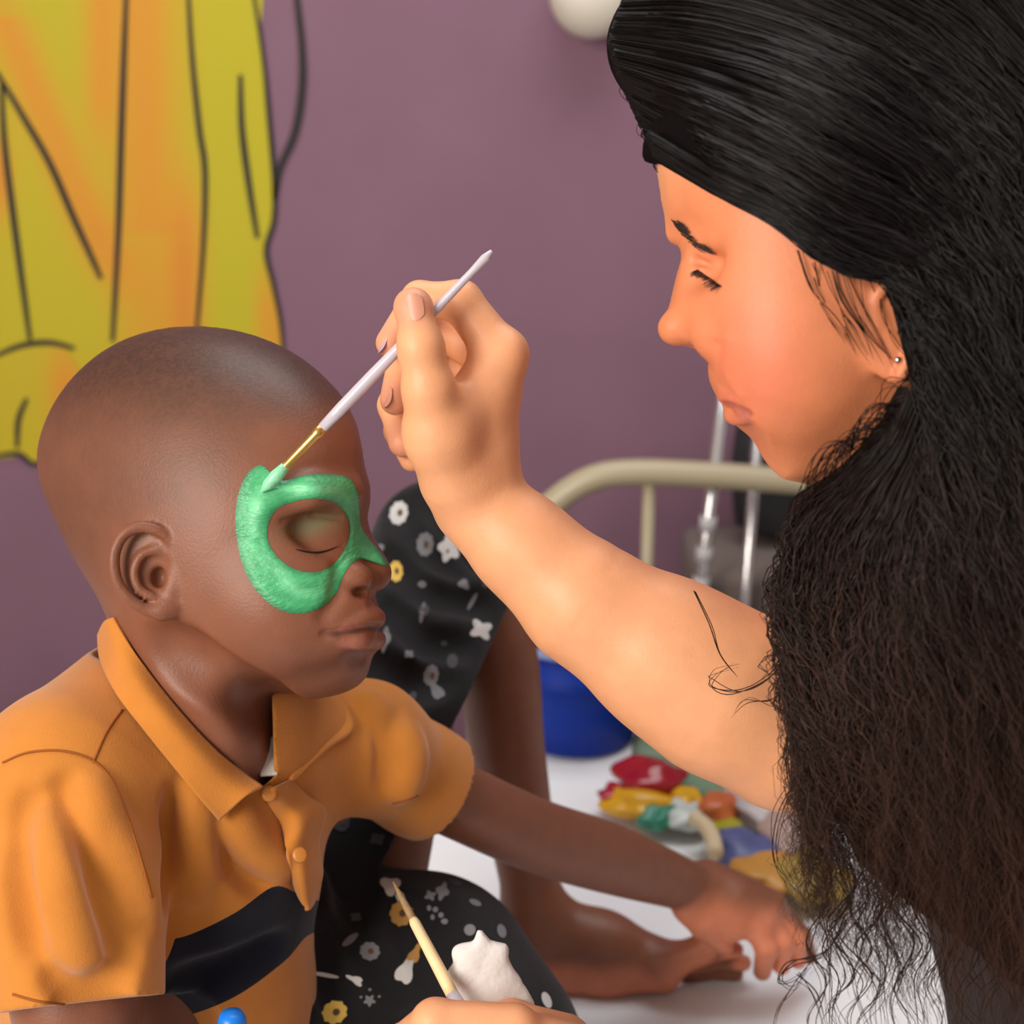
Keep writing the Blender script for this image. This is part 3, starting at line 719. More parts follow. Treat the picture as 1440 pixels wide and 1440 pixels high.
a, b = compact(V2, Tn); shirt = raw_mesh('polo_shirt', to_world(a), b, M_orange, boy)
a, b = compact(V2, Tp); raw_mesh('chest_band', to_world(a), b, M_navy, shirt)

def patch(name, rows, material, parent, nu=10, nv=8, bulge=0.0, thick=0.0016, wave=None):
    """rows: list of curves of camera-space points, skinned to a thin two-sided sheet"""
    R = [catmull(np.array(r), nu) for r in rows]; m = len(R[0])
    G = catmull(np.array(R).reshape(len(R), -1), nv).reshape(-1, m, 3); k = len(G)
    if bulge or wave:
        for i in range(k):
            s = i / (k - 1)
            for j in range(m):
                t = j / (m - 1); G[i, j, 2] += bulge * math.sin(math.pi * s) + (wave(s, t) if wave else 0)
    du = np.gradient(G, axis=0); dv = np.gradient(G, axis=1); N = np.cross(du, dv); N /= np.linalg.norm(N, axis=2)[..., None] + 1e-12
    if N[..., 2].mean() < 0: N = -N
    V = np.concatenate([(G + N * thick / 2).reshape(-1, 3), (G - N * thick / 2).reshape(-1, 3)]); o = k * m
    idx = lambda i, j: i * m + j
    F = []
    for i in range(k - 1):
        for j in range(m - 1):
            q = (idx(i, j), idx(i, j + 1), idx(i + 1, j + 1), idx(i + 1, j)); F.append(q); F.append(tuple(v + o for v in q[::-1]))
    rim = [idx(0, j) for j in range(m)] + [idx(i, m - 1) for i in range(1, k)] + [idx(k - 1, j) for j in range(m - 2, -1, -1)] + [idx(i, 0) for i in range(k - 2, 0, -1)]
    for p, q in zip(rim, rim[1:] + rim[:1]): F.append((p, p + o, q + o, q))
    return raw_mesh(name, to_world(V), F, material, parent)
def on_shirt(x, y, off, D):
    h, _ = cast(bvh_shirt, x, y); d = D if h is None else min(D, -h[2]); return cp(x, y, d - off)
def on_any(x, y, off, D):
    d = D
    for b in (bvh_shirt, bvh_boy):
        h, _ = cast(b, x, y)
        if h is not None: d = min(d, -h[2])
    return cp(x, y, d - off)
I_ = [(160,868),(186,912),(216,956),(256,1006),(300,1053),(340,1086),(369,1106)]
O_ = [(139,893),(143,930),(165,976),(203,1026),(243,1076),(278,1120),(308,1153)]
inner = [on_any(x, y, 0.003, d) for (x, y), d in zip(I_, (0.925,0.915,0.905,0.898,0.894,0.890,0.886))]
outer = [on_any(x, y, 0.0045, d) for (x, y), d in zip(O_, (0.925,0.905,0.893,0.886,0.884,0.884,0.884))]
mid1 = [(np.array(i) * 0.62 + np.array(o) * 0.38) + np.array([0, 0.002, 0.006]) for i, o in zip(inner, outer)]
patch('collar', [inner, mid1, outer], M_orange, shirt, 8, 6, thick=0.0022)
I2 = [(382,968),(385,1010),(392,1052),(408,1097)]; O2 = [(470,965),(498,1021),(462,1052),(413,1098)]
inner = [cp(x, y, d) for (x, y), d in zip(I2, (0.985,0.965,0.944,0.922))]; outer = [on_shirt(x, y, 0.003, d) for (x, y), d in zip(O2, (1.0,0.978,0.955,0.920))]
mid1 = [(i + o) / 2 + np.array([0, 0.001, 0.005]) for i, o in zip(inner, outer)]
patch('collar', [inner, mid1, outer], M_orange, shirt, 8, 6, thick=0.0022)
M_under = mat('white_cotton', srgb(225,222,215), rough=0.9, bump=0.2, bscale=800)
patch('undershirt', [[cp(366,1026,0.925), cp(366,1060,0.916), cp(366,1092,0.906)], [cp(380,1030,0.925), cp(393,1062,0.918), cp(390,1090,0.907)]], M_under, shirt, 6, 6)
L_ = [(370,1106),(383,1138),(400,1168),(404,1204),(416,1248),(432,1280)]; R_ = [(408,1096),(434,1122),(456,1140),(447,1182),(452,1228),(440,1270)]
left = [on_shirt(x, y, 0.003, 0.93) for x, y in L_]
right = [cp(x, y, d) for (x, y), d in zip(R_, (0.915,0.926,0.934,0.936,0.945,0.945))]
mid1 = [(a_ + b_) / 2 + np.array([0, 0, 0.011]) for a_, b_ in zip(left, right)]
pk = patch('placket', [left, mid1, right], M_orange, shirt, 8, 8, thick=0.0025, wave=lambda s, t: 0.0035 * math.sin(17 * t + 2.5 * s) * math.sin(math.pi * s))
M_btn = mat('amber_button', srgb(190,120,50), rough=0.35)
for x, y in ((377,1112),(420,1197)):
    c = on_shirt(x, y, 0.0, 0.91); pass
    lathe('button', [(0.0, 0.0026), (0.003, 0.0026), (0.0045, 0.002), (0.0047, 0.0), (0.0, 0.0)][::-1], to_world(c + np.array([0.002, 0, 0.010]))[0], M_btn, shirt, 20, axis=to_world(np.array([0.3, 0.3, 1]))[0] - np.array(CM.translation))
def seam(pts, r=0.0007, off=0.0004):
    P = catmull(np.array(pts, float), 8); Q = []
    for x, y in P:
        h, _ = cast(bvh_shirt, x, y)
        if h is not None and (not Q or abs(h[2] - Q[-1][2]) < 0.01): Q.append(h + np.array([0, 0, off]))
    if len(Q) > 4: tube('seam', to_world(np.array(Q)), r, M_orange_d, shirt, 6)
seam([(4,1072),(40,1058),(90,1056),(135,1072),(165,1110),(190,1180),(214,1262)])
seam([(132,1070),(150,1030),(172,998)])
seam([(18,1398),(60,1409),(110,1412),(160,1408),(200,1398)])
seam([(552,1130),(588,1118),(606,1090),(606,1072)])

# shorts of black cloth printed with small flowers
M_black = mat('black_print_cloth', srgb(24,23,26), rough=0.8, noise=0.1, nscale=40, bump=0.4, bscale=700, sheen=0.1, spec=0.25)
lf = Field()
lf.chain([(420,1340,1.10,0.075),(556,1000,1.20,0.068),(617,768,1.285,0.0555)], k=0.02)
lf.chain([(556,1000,1.20,0.068),(640,880,1.262,0.052)], k=0.03)
pa, pb = cp(712,850,1.25), cp(543,1150,1.20); dl = pb - pa; nl = np.cross(dl, np.array([0.15, 0.1, 1.0])); nl = nl if nl[0] > 0 else -nl
for g in ([(560,700),(590,760),(650,800)],[(540,780),(600,830),(680,850)],[(545,850),(600,900),(650,905)],[(535,930),(575,960),(625,950)],[(600,690),(640,740),(690,800)]):
    fold(g, 0.004, 0.02, 0.0, 's', lf)
lf.half(pa, nl); lf.shell(0.0026)
rf = Field()
rf.chain([(330,1500,1.05,0.095),(410,1390,1.07,0.084),(590,1396,1.085,0.078),(655,1490,1.045,0.075),(690,1610,0.985,0.060)], k=0.02)
rf.chain([(330,1500,1.05,0.092),(330,1560,1.05,0.092),(420,1340,1.10,0.07)], k=0.03)
for g in ([(470,1300),(520,1330),(560,1400)],[(560,1270),(600,1330),(610,1400)],[(620,1280),(660,1350),(680,1420)],[(440,1340),(470,1380),(500,1430)],[(480,1200),(500,1250),(510,1290)]):
    fold(g, 0.005, 0.02, 0.0, 's', rf)
pf = lambda P: np.minimum(lf(P), rf(P))
tV, tQ = sdf_mesh(pf, (-0.30,-0.56,-1.42), (0.08,0.08,-0.84), 0.0025)
tN = vnormals(tV, tQ); tV, tQ = coarsen(tV, tQ, (tN[:, 2] < -0.35) | (proj(tV)[1] > 1490), 0.007)
bvh_tr = bvh_of(tV, tQ)
shorts = raw_mesh('shorts', to_world(tV), tQ, M_black, boy)
PR = {'w': mat('white_print', srgb(205,203,200), rough=0.8), 'g': mat('grey_print', srgb(120,120,124), rough=0.8), 'y': mat('yellow_print', srgb(226,190,92), rough=0.8),
      'o': mat('ochre_print', srgb(186,140,72), rough=0.8), 'b': mat('brown_print', srgb(96,66,40), rough=0.8), 'd': mat('dim_print', srgb(66,66,70), rough=0.8)}
def print_blob(x, y, rx, ry, rot, col, petals=0, amp=0.2, off=0.0006, parent=shorts, rings=2):
    n = 24; V = []; ca, sa = math.cos(rot), math.sin(rot)
    for k in range(rings + 1):
        for i in range(n if k else 1):
            th = 2 * math.pi * i / n; q = (1 + amp * math.cos(petals * th + x)) * k / rings
            u, v = rx * q * math.cos(th), ry * q * math.sin(th); h, nn = cast(bvh_tr, x + u * ca - v * sa, y + u * sa + v * ca)
            if h is None: return None
            nn = nn if nn[2] > 0 else -nn; V.append(h + nn * off)
    Z = np.array(V)[:, 2]
    if Z.max() - Z.min() > 0.03: return None
    F = [(0, 1 + i, 1 + (i + 1) % n) for i in range(n)]
    for k in range(1, rings):
        for i in range(n): F.append((1 + (k - 1) * n + i, 1 + k * n + i, 1 + k * n + (i + 1) % n, 1 + (k - 1) * n + (i + 1) % n))
    return raw_mesh('flower_print', to_world(np.array(V)), F, PR[col], parent)
def flower(x, y, r, col, squash=1.0, rot=0.0, pet=9):
    o = print_blob(x, y, r * squash, r, rot, col, pet, 0.08)
    if o is not None: print_blob(x + r * 0.1, y, r * 0.3 * squash, r * 0.3, rot, 'b', 0, 0, 0.0011, o, 1)
for a_ in ((561,722,17,'w',0.75,0.3),(598,766,17,'g',0.7,0.1),(557,804,15,'y',0.65,0.0),(606,950,15,'g',0.7,0.2),(564,1285,18,'o',0.9,0.2),(470,1424,16,'y',1.15,-0.5),
           (520,1338,13,'g',1.1,0.0),(480,1157,13,'d',0.9,0.0),(596,858,9,'d',0.8,0.0),(636,930,10,'d',0.8,0.0)): flower(*a_)
for a_ in ((548,706,9,13,0.9,'w',3,.25),(566,702,7,12,-0.4,'w',3,.2),(632,770,14,19,0.2,'w',5,.22),(676,886,14,12,0.4,'w',4,.3),(614,972,8,14,-0.6,'g',3,.2),(541,900,7,16,0.2,'g',4,.2),
           (536,770,5,5,0,'g',0,0),(594,822,6,5,0,'g',0,0),(652,822,8,6,0.4,'g',3,.2),(664,846,3,14,0.5,'g',0,0),(594,862,3,15,0.15,'g',0,0),(683,822,6,5,0,'d',0,0),(575,920,6,5,0,'g',4,.2),
           (624,905,5,4,0,'d',0,0),(580,980,5,8,0.4,'d',0,0),(549,1246,13,12,0.3,'w',3,.25),(563,1262,6,9,-0.5,'w',0,0),(583,1342,7,14,0.5,'o',3,.3),(570,1366,11,19,0.35,'w',3,.25),
           (605,1260,7,6,0,'g',4,.3),(622,1254,8,11,0.3,'g',4,.25),(612,1279,4,4,0,'g',0,0),(620,1287,4,4,0,'g',0,0),(608,1290,3,4,0,'g',0,0),(625,1296,5,4,0,'g',0,0),(603,1277,3,4,0,'g',0,0),(661,1308,8,8,0,'g',0,0),
           (456,1371,21,3,0.16,'w',0,0),(500,1378,12,5,0.5,'w',3,.3),(492,1322,14,5,-0.5,'g',2,.2),(520,1407,7,7,0,'g',5,.3),(520,1392,2,2,0,'g',0,0),(533,1402,2,2,0,'g',0,0),(508,1402,2,2,0,'g',0,0),
           (460,1190,18,45,0.25,'d',2,.05),(668,1270,9,4,0.4,'g',0,0),(705,1310,6,10,-0.3,'g',0,0),(768,1407,6,12,-0.4,'w',0,0),(448,1155,10,6,0.2,'d',3,.2),(530,1180,10,8,0,'d',4,.2),(500,1290,8,6,0,'d',4,.2),(640,1240,10,5,.5,'d',0,0)):
    print_blob(*a_)
# ================================================================== the woman painting the face
woman = empty('person', wp(1640, 1760, 0.96))
tag(woman, 'woman with long curly black hair leaning in, holding a paint brush to the child\'s face', 'person')
WO = [(924,222),(929,255),(934,288),(942,311),(955,328),(966,341),(962,360),(954,384),(943,428),(934,450),(932,462),(939,476),(957,484),(982,488),(1001,493),(1003,505),(1001,522),(1004,538),(1013,556),
      (1021,567),(1023,579),(1030,589),(1047,603),(1064,620),(1079,646),(1093,664),(1110,673),(1145,668),(1190,648),(1245,625),(1310,590),(1370,520),(1398,430),(1398,320),(1370,210),(1310,125),(1220,70),(1120,55),(1030,80),(965,135),(930,190)]
wf = Field()
f0, c0, R0 = inflate(WO, 1.30, 0.775, -0.10, 1160, grid=0.001, power=0.92)
wf.fn(f0, c0, R0)
wat = wf.at
# eye, brow, nose, mouth, cheek, ear
wf.ell(wat(985,370,-0.001), (0.015,0.0125,0.012), k=0.012, op='s')
wf.ell(wat(998,380,-0.0105), (0.0125,0.0120,0.0125), k=0.005)
wf.cap(wat(952,330,-0.002), wat(1010,338,-0.001), 0.0035,0.003, k=0.012)
cr = catmull(np.array([wat(975,365,0.0002), wat(1000,374,0.0003), wat(1030,386,0.0002)]), 4)
for i in range(len(cr)-1): wf.cap(cr[i], cr[i+1], 0.0009, 0.0009, k=0.003, op='s')
sl = catmull(np.array([wat(985,382,0.0003), wat(1000,394,0.0004), wat(1016,402,0.0002)]), 4)
for i in range(len(sl)-1): wf.cap(sl[i], sl[i+1], 0.0007, 0.0007, k=0.0016, op='s')
wf.ell(wat(1000,468,-0.0035), (0.0080,0.0075,0.0085), k=0.006)
wf.ell(wat(948,462,-0.006), (0.0075,0.0075,0.0085), k=0.006)
wf.ell(wat(978,487,0.0), (0.0050,0.0016,0.005), k=0.003, op='s')
wf.cap(wat(1018,466,0.0005), wat(1014,488,0.0005), 0.0012,0.0010, k=0.006, op='s')
wf.cap(wat(1026,490,0.0005), wat(1052,545,0.0005), 0.0012,0.0008, k=0.012, op='s')
wf.ell(wat(1110,490,-0.022), (0.030,0.036,0.026), k=0.03)
wlip = catmull(np.array([wat(1017,556,-0.0035), wat(1032,562,-0.0034), wat(1048,576,-0.0034)]), 4)
for i in range(len(wlip)-1): wf.cap(wlip[i], wlip[i+1], 0.0026-0.0001*i, 0.0026-0.0001*i, k=0.004)
wlip2 = catmull(np.array([wat(1028,583,-0.0036), wat(1038,586,-0.0036), wat(1050,586,-0.0036)]), 4)
for i in range(len(wlip2)-1): wf.cap(wlip2[i], wlip2[i+1], 0.0028-0.0001*i, 0.0028-0.0001*i, k=0.004)
wml = catmull(np.array([wat(1017,568,0.0003), wat(1034,573,0.0004), wat(1054,583,0.0002)]), 4)
for i in range(len(wml)-1): wf.cap(wml[i], wml[i+1], 0.0009, 0.0009, k=0.002, op='s')
eDw = wf.hit(1258, 470)
we = lambda x, y, o: cp(x, y, eDw - o)
wf.ell(we(1252,465,0.001), (0.016,0.026,0.005), k=0.006, R=np.array(Matrix.Rotation(math.radians(20),3,'Z')))
wh = catmull(np.array([we(1232,455,0.003), we(1232,420,0.006), we(1252,398,0.008), we(1278,410,0.008), we(1288,450,0.007), we(1280,495,0.006), we(1266,528,0.005)]), 4)
for i in range(len(wh)-1): wf.cap(wh[i], wh[i+1], 0.0029, 0.0029, k=0.0012 if i else 0.004)
# neck, trunk
wf.chain([(1255,560,0.79,0.050),(1330,760,0.83,0.052)], k=0.03)
wf.chain([(1345,790,0.84,0.055),(1440,920,0.88,0.09),(1600,1200,0.93,0.110),(1640,1540,0.96,0.115)], k=0.04)
wf.chain([(1640,1650,0.96,0.085),(1560,2060,0.80,0.060),(1760,2060,0.82,0.045),(1900,1740,1.02,0.034)], k=0.03)
wf.chain([(1640,1620,1.00,0.085),(1560,1850,0.94,0.060),(1760,1830,0.96,0.045),(1900,1640,1.10,0.034)], k=0.03)
# right arm
wf.chain([(1340,860,0.86,0.06),(1330,900,1.00,0.052),(1210,950,0.96,0.046),(1128,1025,0.885,0.044)], k=0.04, kin=0.03)
wf.chain([(1100,1020,0.868,0.0445),(1010,968,0.865,0.0435),(930,917,0.863,0.0385),(820,846,0.861,0.0305),(735,768,0.862,0.0245),(672,706,0.863,0.0225)], k=0.02, kin=0.02)
# right hand: palm, thumb, four fingers round the brush
wf.chain([(672,706,0.863,0.0225),(664,640,0.858,0.0215),(698,512,0.850,0.0125)], k=0.012)
wf.chain([(664,660,0.862,0.021),(700,520,0.868,0.0125)], k=0.012)
wf.chain([(656,660,0.868,0.019),(690,535,0.888,0.0120)], k=0.012)
wf.chain([(650,665,0.872,0.018),(676,556,0.903,0.0115)], k=0.012)
wf.chain([(640,672,0.848,0.0195),(619,612,0.832,0.0180),(603,548,0.819,0.0128),(592,490,0.814,0.0108),(582,437,0.815,0.0095)], k=0.010, kin=0.008)
wf.ell(cp(581,430,0.8155), (0.0098,0.0095,0.0078), k=0.004)
wf.chain([(625,600,0.838,0.015),(690,535,0.850,0.012)], k=0.016)
wf.chain([(706,500,0.850,0.0130),(648,424,0.851,0.0112),(590,420,0.855,0.0092),(549,482,0.850,0.0080)], k=0.008, kin=0.004)
wf.ell(cp(716,493,0.848), (0.0085,0.010,0.010), k=0.008)
wf.chain([(702,510,0.868,0.0125),(618,462,0.880,0.0110),(570,505,0.872,0.0098),(556,562,0.861,0.0086)], k=0.006, kin=0.004)
wf.chain([(692,532,0.888,0.0120),(606,510,0.900,0.0105),(556,570,0.889,0.0095),(567,622,0.874,0.0084)], k=0.006, kin=0.004)
wf.chain([(678,556,0.903,0.0112),(606,556,0.914,0.0095),(562,606,0.900,0.0085),(580,645,0.886,0.0075)], k=0.006, kin=0.004)
wf.cap(cp(640,486,0.834), cp(640,522,0.838), 0.004, 0.004, k=0.010, op='s')
# left arm and the fist that holds the second brush, mostly under the frame
wf.chain([(1400,880,0.87,0.06),(1560,1000,0.74,0.052),(1680,1450,0.68,0.043),(1560,1760,0.69,0.040)], k=0.04, kin=0.02)
wf.chain([(1560,1760,0.69,0.040),(1180,1650,0.74,0.033),(860,1520,0.80,0.024)], k=0.02)
wf.chain([(860,1520,0.80,0.024),(760,1490,0.815,0.020),(720,1452,0.808,0.0125)], k=0.012)
wf.chain([(850,1530,0.81,0.022),(740,1530,0.835,0.018)], k=0.014)
for j in range(4):
    yy = 1446 + 34 * j; wf.chain([(724,yy,0.806+0.008*j,0.0125),(612,yy-8,0.806+0.008*j,0.0118),(566,yy+22,0.838+0.006*j,0.0100),(622,yy+30,0.862+0.004*j,0.0085)], k=0.005, kin=0.004)
wf.chain([(790,1470,0.835,0.017),(720,1440,0.852,0.0125),(660,1448,0.858,0.0105)], k=0.010, kin=0.005)
wV, wQ = sdf_mesh(wf, (-0.10,-0.66,-1.22), (0.66,0.26,-0.60), 0.0018)
wpx, wpy = proj(wV); wV, wQ = coarsen(wV, wQ, (wpx > 1330) | (wpy > 1520) | ((wpy < 160) & (wpx > 960)), 0.008)
bvh_w = bvh_of(wV, wQ)
wpx, wpy = proj(wV); n = len(wV)
ws = np.array(srgb(230,164,120)[:3]); C = np.tile(ws, (n, 1))
def wseg(pts):
    d = np.full(n, 9.0)
    for a, b in zip(pts[:-1], pts[1:]):
        ab = b - a; t = np.clip(((wV - a) @ ab) / (ab @ ab), 0, 1); d = np.minimum(d, np.linalg.norm(wV - a - t[:, None] * ab, axis=1))
    return d
def tint(d, a, b, col, w):
    global C
    m = (1 - sstep(d, a, b))[:, None] * w; C = C * (1 - m) + np.array(srgb(*col)[:3]) * m
face = np.linalg.norm(wV - cp(1080,450,0.74), axis=1); tint(face, 0.06, 0.11, (214,126,84), 0.9)
tint(np.linalg.norm(wV - cp(1050,520,0.72), axis=1), 0.010, 0.045, (214,112,86), 0.5)
tint(wseg(wlip), 0.0030, 0.0062, (176,92,78), 0.75); tint(wseg(wlip2), 0.0030, 0.0062, (184,102,84), 0.6)
tint(wseg(wml), 0.0008, 0.0026, (130,62,50), 0.7)  # shade of the mouth slit put into the skin colour
for q in ((581,432,0.812),(552,480,0.848),(557,560,0.858),(567,620,0.872)): tint(np.linalg.norm(wV - cp(*q), axis=1), 0.006, 0.020, (206,134,112), 0.55)
M_wskin = mat('fair_skin', ws.tolist() + [1], rough=0.48, noise=0.05, nscale=70, bump=0.10, bscale=650, sss=0.12, attr='Col', spec=0.4)
wbody = raw_mesh('body', to_world(wV), wQ, M_wskin, woman); set_color(wbody, C)
# finger nails
def nail(c, axis, side, r, material):
    """thin curved plate: c centre, axis towards the finger tip, side across, in camera space"""
    a = np.array(axis, float); a /= np.linalg.norm(a); s = np.array(side, float); s -= a * (s @ a); s /= np.linalg.norm(s); u = np.cross(a, s)
    if u[2] < 0 and abs(u[2]) > 0.3: u = -u
    V = []; F = []; k, m = 7, 7
    for i in range(k):
        for j in range(m):
            x = (i / (k - 1) * 2 - 1); y = (j / (m - 1) * 2 - 1); w = math.sqrt(max(0.05, 1 - abs(x) ** 3.5 * 0.8))
            V.append(np.array(c) + a * r * 1.25 * x + s * r * 0.9 * y * w + u * (r * 0.32 * (1 - (y * w) ** 2)))
    for i in range(k - 1):
        for j in range(m - 1): F.append((i*m+j, (i+1)*m+j, (i+1)*m+j+1, i*m+j+1))
    return raw_mesh('finger_nail', to_world(np.array(V)), F, material, wbody)
M_nail = mat('bare_nail', srgb(214,150,126), rough=0.4, spec=0.4); M_lilac = mat('lilac_nail', srgb(176,158,186), rough=0.25)
h, nn = cast(bvh_w, 582, 432); nail(h + np.array([0, 0, -0.0012]), cp(580,415,0.815) - cp(588,470,0.814), (1, 0, 0.1), 0.0056, M_nail)
nail(cp(541,484,0.846), cp(540,500,0.848) - cp(552,470,0.852), (0.25, 0.1, 1), 0.0052, M_lilac)
nail(cp(546,560,0.855), cp(552,575,0.858) - cp(556,540,0.864), (0.5, 0, 1), 0.0050, M_nail)
# brow hairs, lashes
M_brow = mat('dark_brow', srgb(38,24,20), rough=0.6)
rr = random.Random(5)
def hairs(name, specs, rad):
    bv_, bF = [], []
    for pts, lift in specs:
        P = []
        for k, (x, y) in enumerate(pts):
            p, nn = cast(bvh_w, x, y)
            if p is None: break
            nn = nn if nn @ p < 0 else -nn; P.append(p + nn * (lift[k]))
        if len(P) < len(pts): continue
        V, F = tube_arrays(np.array(P), rad * np.linspace(1, 0.35, len(P)), 4)
        bF += [tuple(v + len(bv_) for v in f) for f in F]; bv_ += list(V)
    o = raw_mesh(name, to_world(np.array(bv_)), bF, M_brow, wbody); o['kind'] = 'stuff'; return o
sp = []
for i in range(150):
    t = rr.random() ** 2.0; y = 313 + 34 * min(t * 1.6, 1) + rr.uniform(-5, 5); x = 942 + (y - 311) * 0.78 + 2 + rr.uniform(0, 10) + 26 * max(0, t - 0.4)
    sp.append((((x, y), (x + 6, y + 2), (x + 12, y + 5)), (0.0001, 0.0009, 0.0007)))
hairs('eyebrow', sp, 0.00022)
sp = []
for i in range(90):
    t = rr.random(); x = 980 + 36 * t; y = 379 + 24 * t; d = rr.uniform(0.6, 1.2)
    sp.append((((x, y), (x - 2, y + 4 * d), (x - 5, y + 10 * d)), (0.0002, 0.0022, 0.0042)))
hairs('eyelashes', sp, 0.00022)
# studs in the ear
M_stud = mat('silver_stud', srgb(230,228,224), rough=0.12, metallic=1.0)
for x, y in ((1261,507),(1255,576)):
    h, nn = cast(bvh_w, x, y)
    bm = bmesh.new(); bmesh.ops.create_icosphere(bm, subdivisions=2, radius=0.0017); c = to_world((h if h is not None else cp(x, y, 0.70)) + np.array([0, 0, 0.002]))[0]
    raw_mesh('ear_stud', np.array([np.array(v.co) + c for v in bm.verts]), [[v.index for v in f.verts] for f in bm.faces], M_stud, woman); bm.free()
# sleeveless dark top hidden behind the hair
tf = Field()
tf.chain([(1460,950,0.885,0.098),(1600,1200,0.93,0.122),(1640,1540,0.96,0.124)], k=0.03)
M_top = mat('dark_cloth', srgb(40,36,38), rough=0.85, bump=0.3, bscale=600)
tpV, tpQ = sdf_mesh(tf, (0.10,-0.60,-1.12), (0.60,0.08,-0.70), 0.005)
raw_mesh('top', to_world(tpV), tpQ, M_top, woman)
# ================================================================== brushes and things about the bed
def taper(name, a, b, stops, material, parent, sides=16):
    """round stick from a to b (world); stops (fraction, radius)"""
    a = np.array(a); b = np.array(b); return tube(name, np.array([a + (b - a) * t for t, _ in stops]), np.array([r for _, r in stops]), material, parent, sides)
M_handle = mat('pearl_grey_lacquer', srgb(196,188,200), rough=0.25, spec=0.6, coat=0.3)
M_gold = mat('brass_ferrule', srgb(206,164,96), rough=0.3, metallic=0.85)
M_bris = mat('pale_bristle', srgb(206,196,176), rough=0.7)
tipc, nn_ = cast(bvh_boy, 368, 692)
A = tipc + np.array([0, 0, 0.0025]); Bc = cp(560, 491, 0.834); tail = cp(692, 353, 0.815)
dirb = (tail - A) / np.linalg.norm(tail - A); LB = np.linalg.norm(tail - A)
brush = empty('paint_brush', to_world(A)[0]); tag(brush, 'slim paint brush with pearl grey handle touching the green face paint', 'paint brush')
Pb = lambda t: to_world(A + (tail - A) * t)[0]
taper('bristles', Pb(0.0), Pb(0.115), [(0, 0.0006), (0.25, 0.0030), (0.6, 0.0036), (1, 0.0025)], M_paintl, brush)
taper('ferrule', Pb(0.10), Pb(0.27), [(0, 0.0024), (0.06, 0.0027), (0.1, 0.0024), (0.8, 0.0027), (0.85, 0.0031), (1, 0.0029)], M_gold, brush)
taper('handle', Pb(0.262), Pb(1.0), [(0, 0.0028), (0.12, 0.0033), (0.3, 0.0033), (0.6, 0.0026), (0.88, 0.0020), (0.96, 0.0025), (1, 0.0012)], M_handle, brush)
# second brush, white-tipped, and a wad of tissue in the other hand
a2, b2 = cp(553, 1240, 0.895), cp(674, 1470, 0.835)
brush2 = empty('paint_brush', to_world(b2)[0]); tag(brush2, 'paint brush with pale wooden ferrule pointing up from the fist beside the tissue', 'paint brush')
P2 = lambda t: to_world(a2 + (b2 - a2) * t)[0]
M_wood = mat('pale_wood', srgb(236,214,164), rough=0.5, noise=0.06, nscale=80)
taper('bristles', P2(0.0), P2(0.26), [(0, 0.0004), (0.3, 0.0015), (0.7, 0.0022), (1, 0.0022)], mat('tan_bristle', srgb(150,122,84), rough=0.6, noise=0.15, nscale=200), brush2)
taper('ferrule', P2(0.24), P2(0.72), [(0, 0.0024), (0.05, 0.0030), (0.8, 0.0036), (1, 0.0036)], M_wood, brush2)
taper('handle', P2(0.70), P2(1.0), [(0, 0.0036), (0.3, 0.0045), (1, 0.0040)], M_handle, brush2)
# tissue: crumpled sheet
rr = random.Random(8)
O_t = [(642,1335),(668,1326),(674,1306),(690,1322),(712,1330),(716,1350),(735,1372),(746,1398),(752,1425),(742,1470),(690,1485),(650,1470),(634,1430),(640,1396),(634,1372),(644,1354)]
rt = np.random.default_rng(4); ph = rt.uniform(0, 6, (8, 4))
tsf, tsc, tsR = inflate(O_t, 3.6, 0.872, 0.0, 690, grid=0.0008, power=0.75, iters=300)
ts = Field(); ts.fn(tsf, tsc, tsR)
ts.fn(lambda P: sum(0.0009 * (1 - np.abs(np.sin((45 + 22 * i) * (P[:, 0] * math.cos(ph[i, 0]) + P[:, 1] * math.sin(ph[i, 0]) + 0.5 * P[:, 2]) + ph[i, 1])) * 1.6) for i in range(4)), tsc, tsR, 0, 'add')
tsV, tsQ = sdf_mesh(ts, tsc - 0.06, tsc + 0.06, 0.0014)
tis = raw_mesh('tissue', to_world(tsV), tsQ, mat('white_tissue', srgb(226,222,220), rough=0.9, noise=0.04, nscale=60, bump=0.7, bscale=110), base=to_world(cp(690,1480,0.87))[0])
tag(tis, 'crumpled white paper tissue held in the fist over the floral shorts', 'tissue')
# bright blue bottle cap on a small bottle at the lower edge
c = wp(328, 1462, 0.83); bot = empty('paint_bottle', c - Vector((0, 0, 0.06))); tag(bot, 'small white paint bottle with bright blue cap in front of the orange shirt', 'bottle')
c = tuple(c)
lathe('bottle_body', [(0.001,-0.06),(0.012,-0.06),(0.0135,-0.055),(0.0135,-0.012),(0.010,-0.004),(0.007,0.0),(0.001,0.0)], c, mat('white_plastic', srgb(225,232,240), rough=0.35), bot, 28)
lathe('cap', [(0.001,-0.001),(0.0078,-0.001),(0.0080,0.004),(0.0074,0.012),(0.0060,0.0155),(0.001,0.0165)], (c[0], c[1], c[2] + 0.0005), mat('blue_plastic', srgb(10,120,225), rough=0.35), bot, 28)

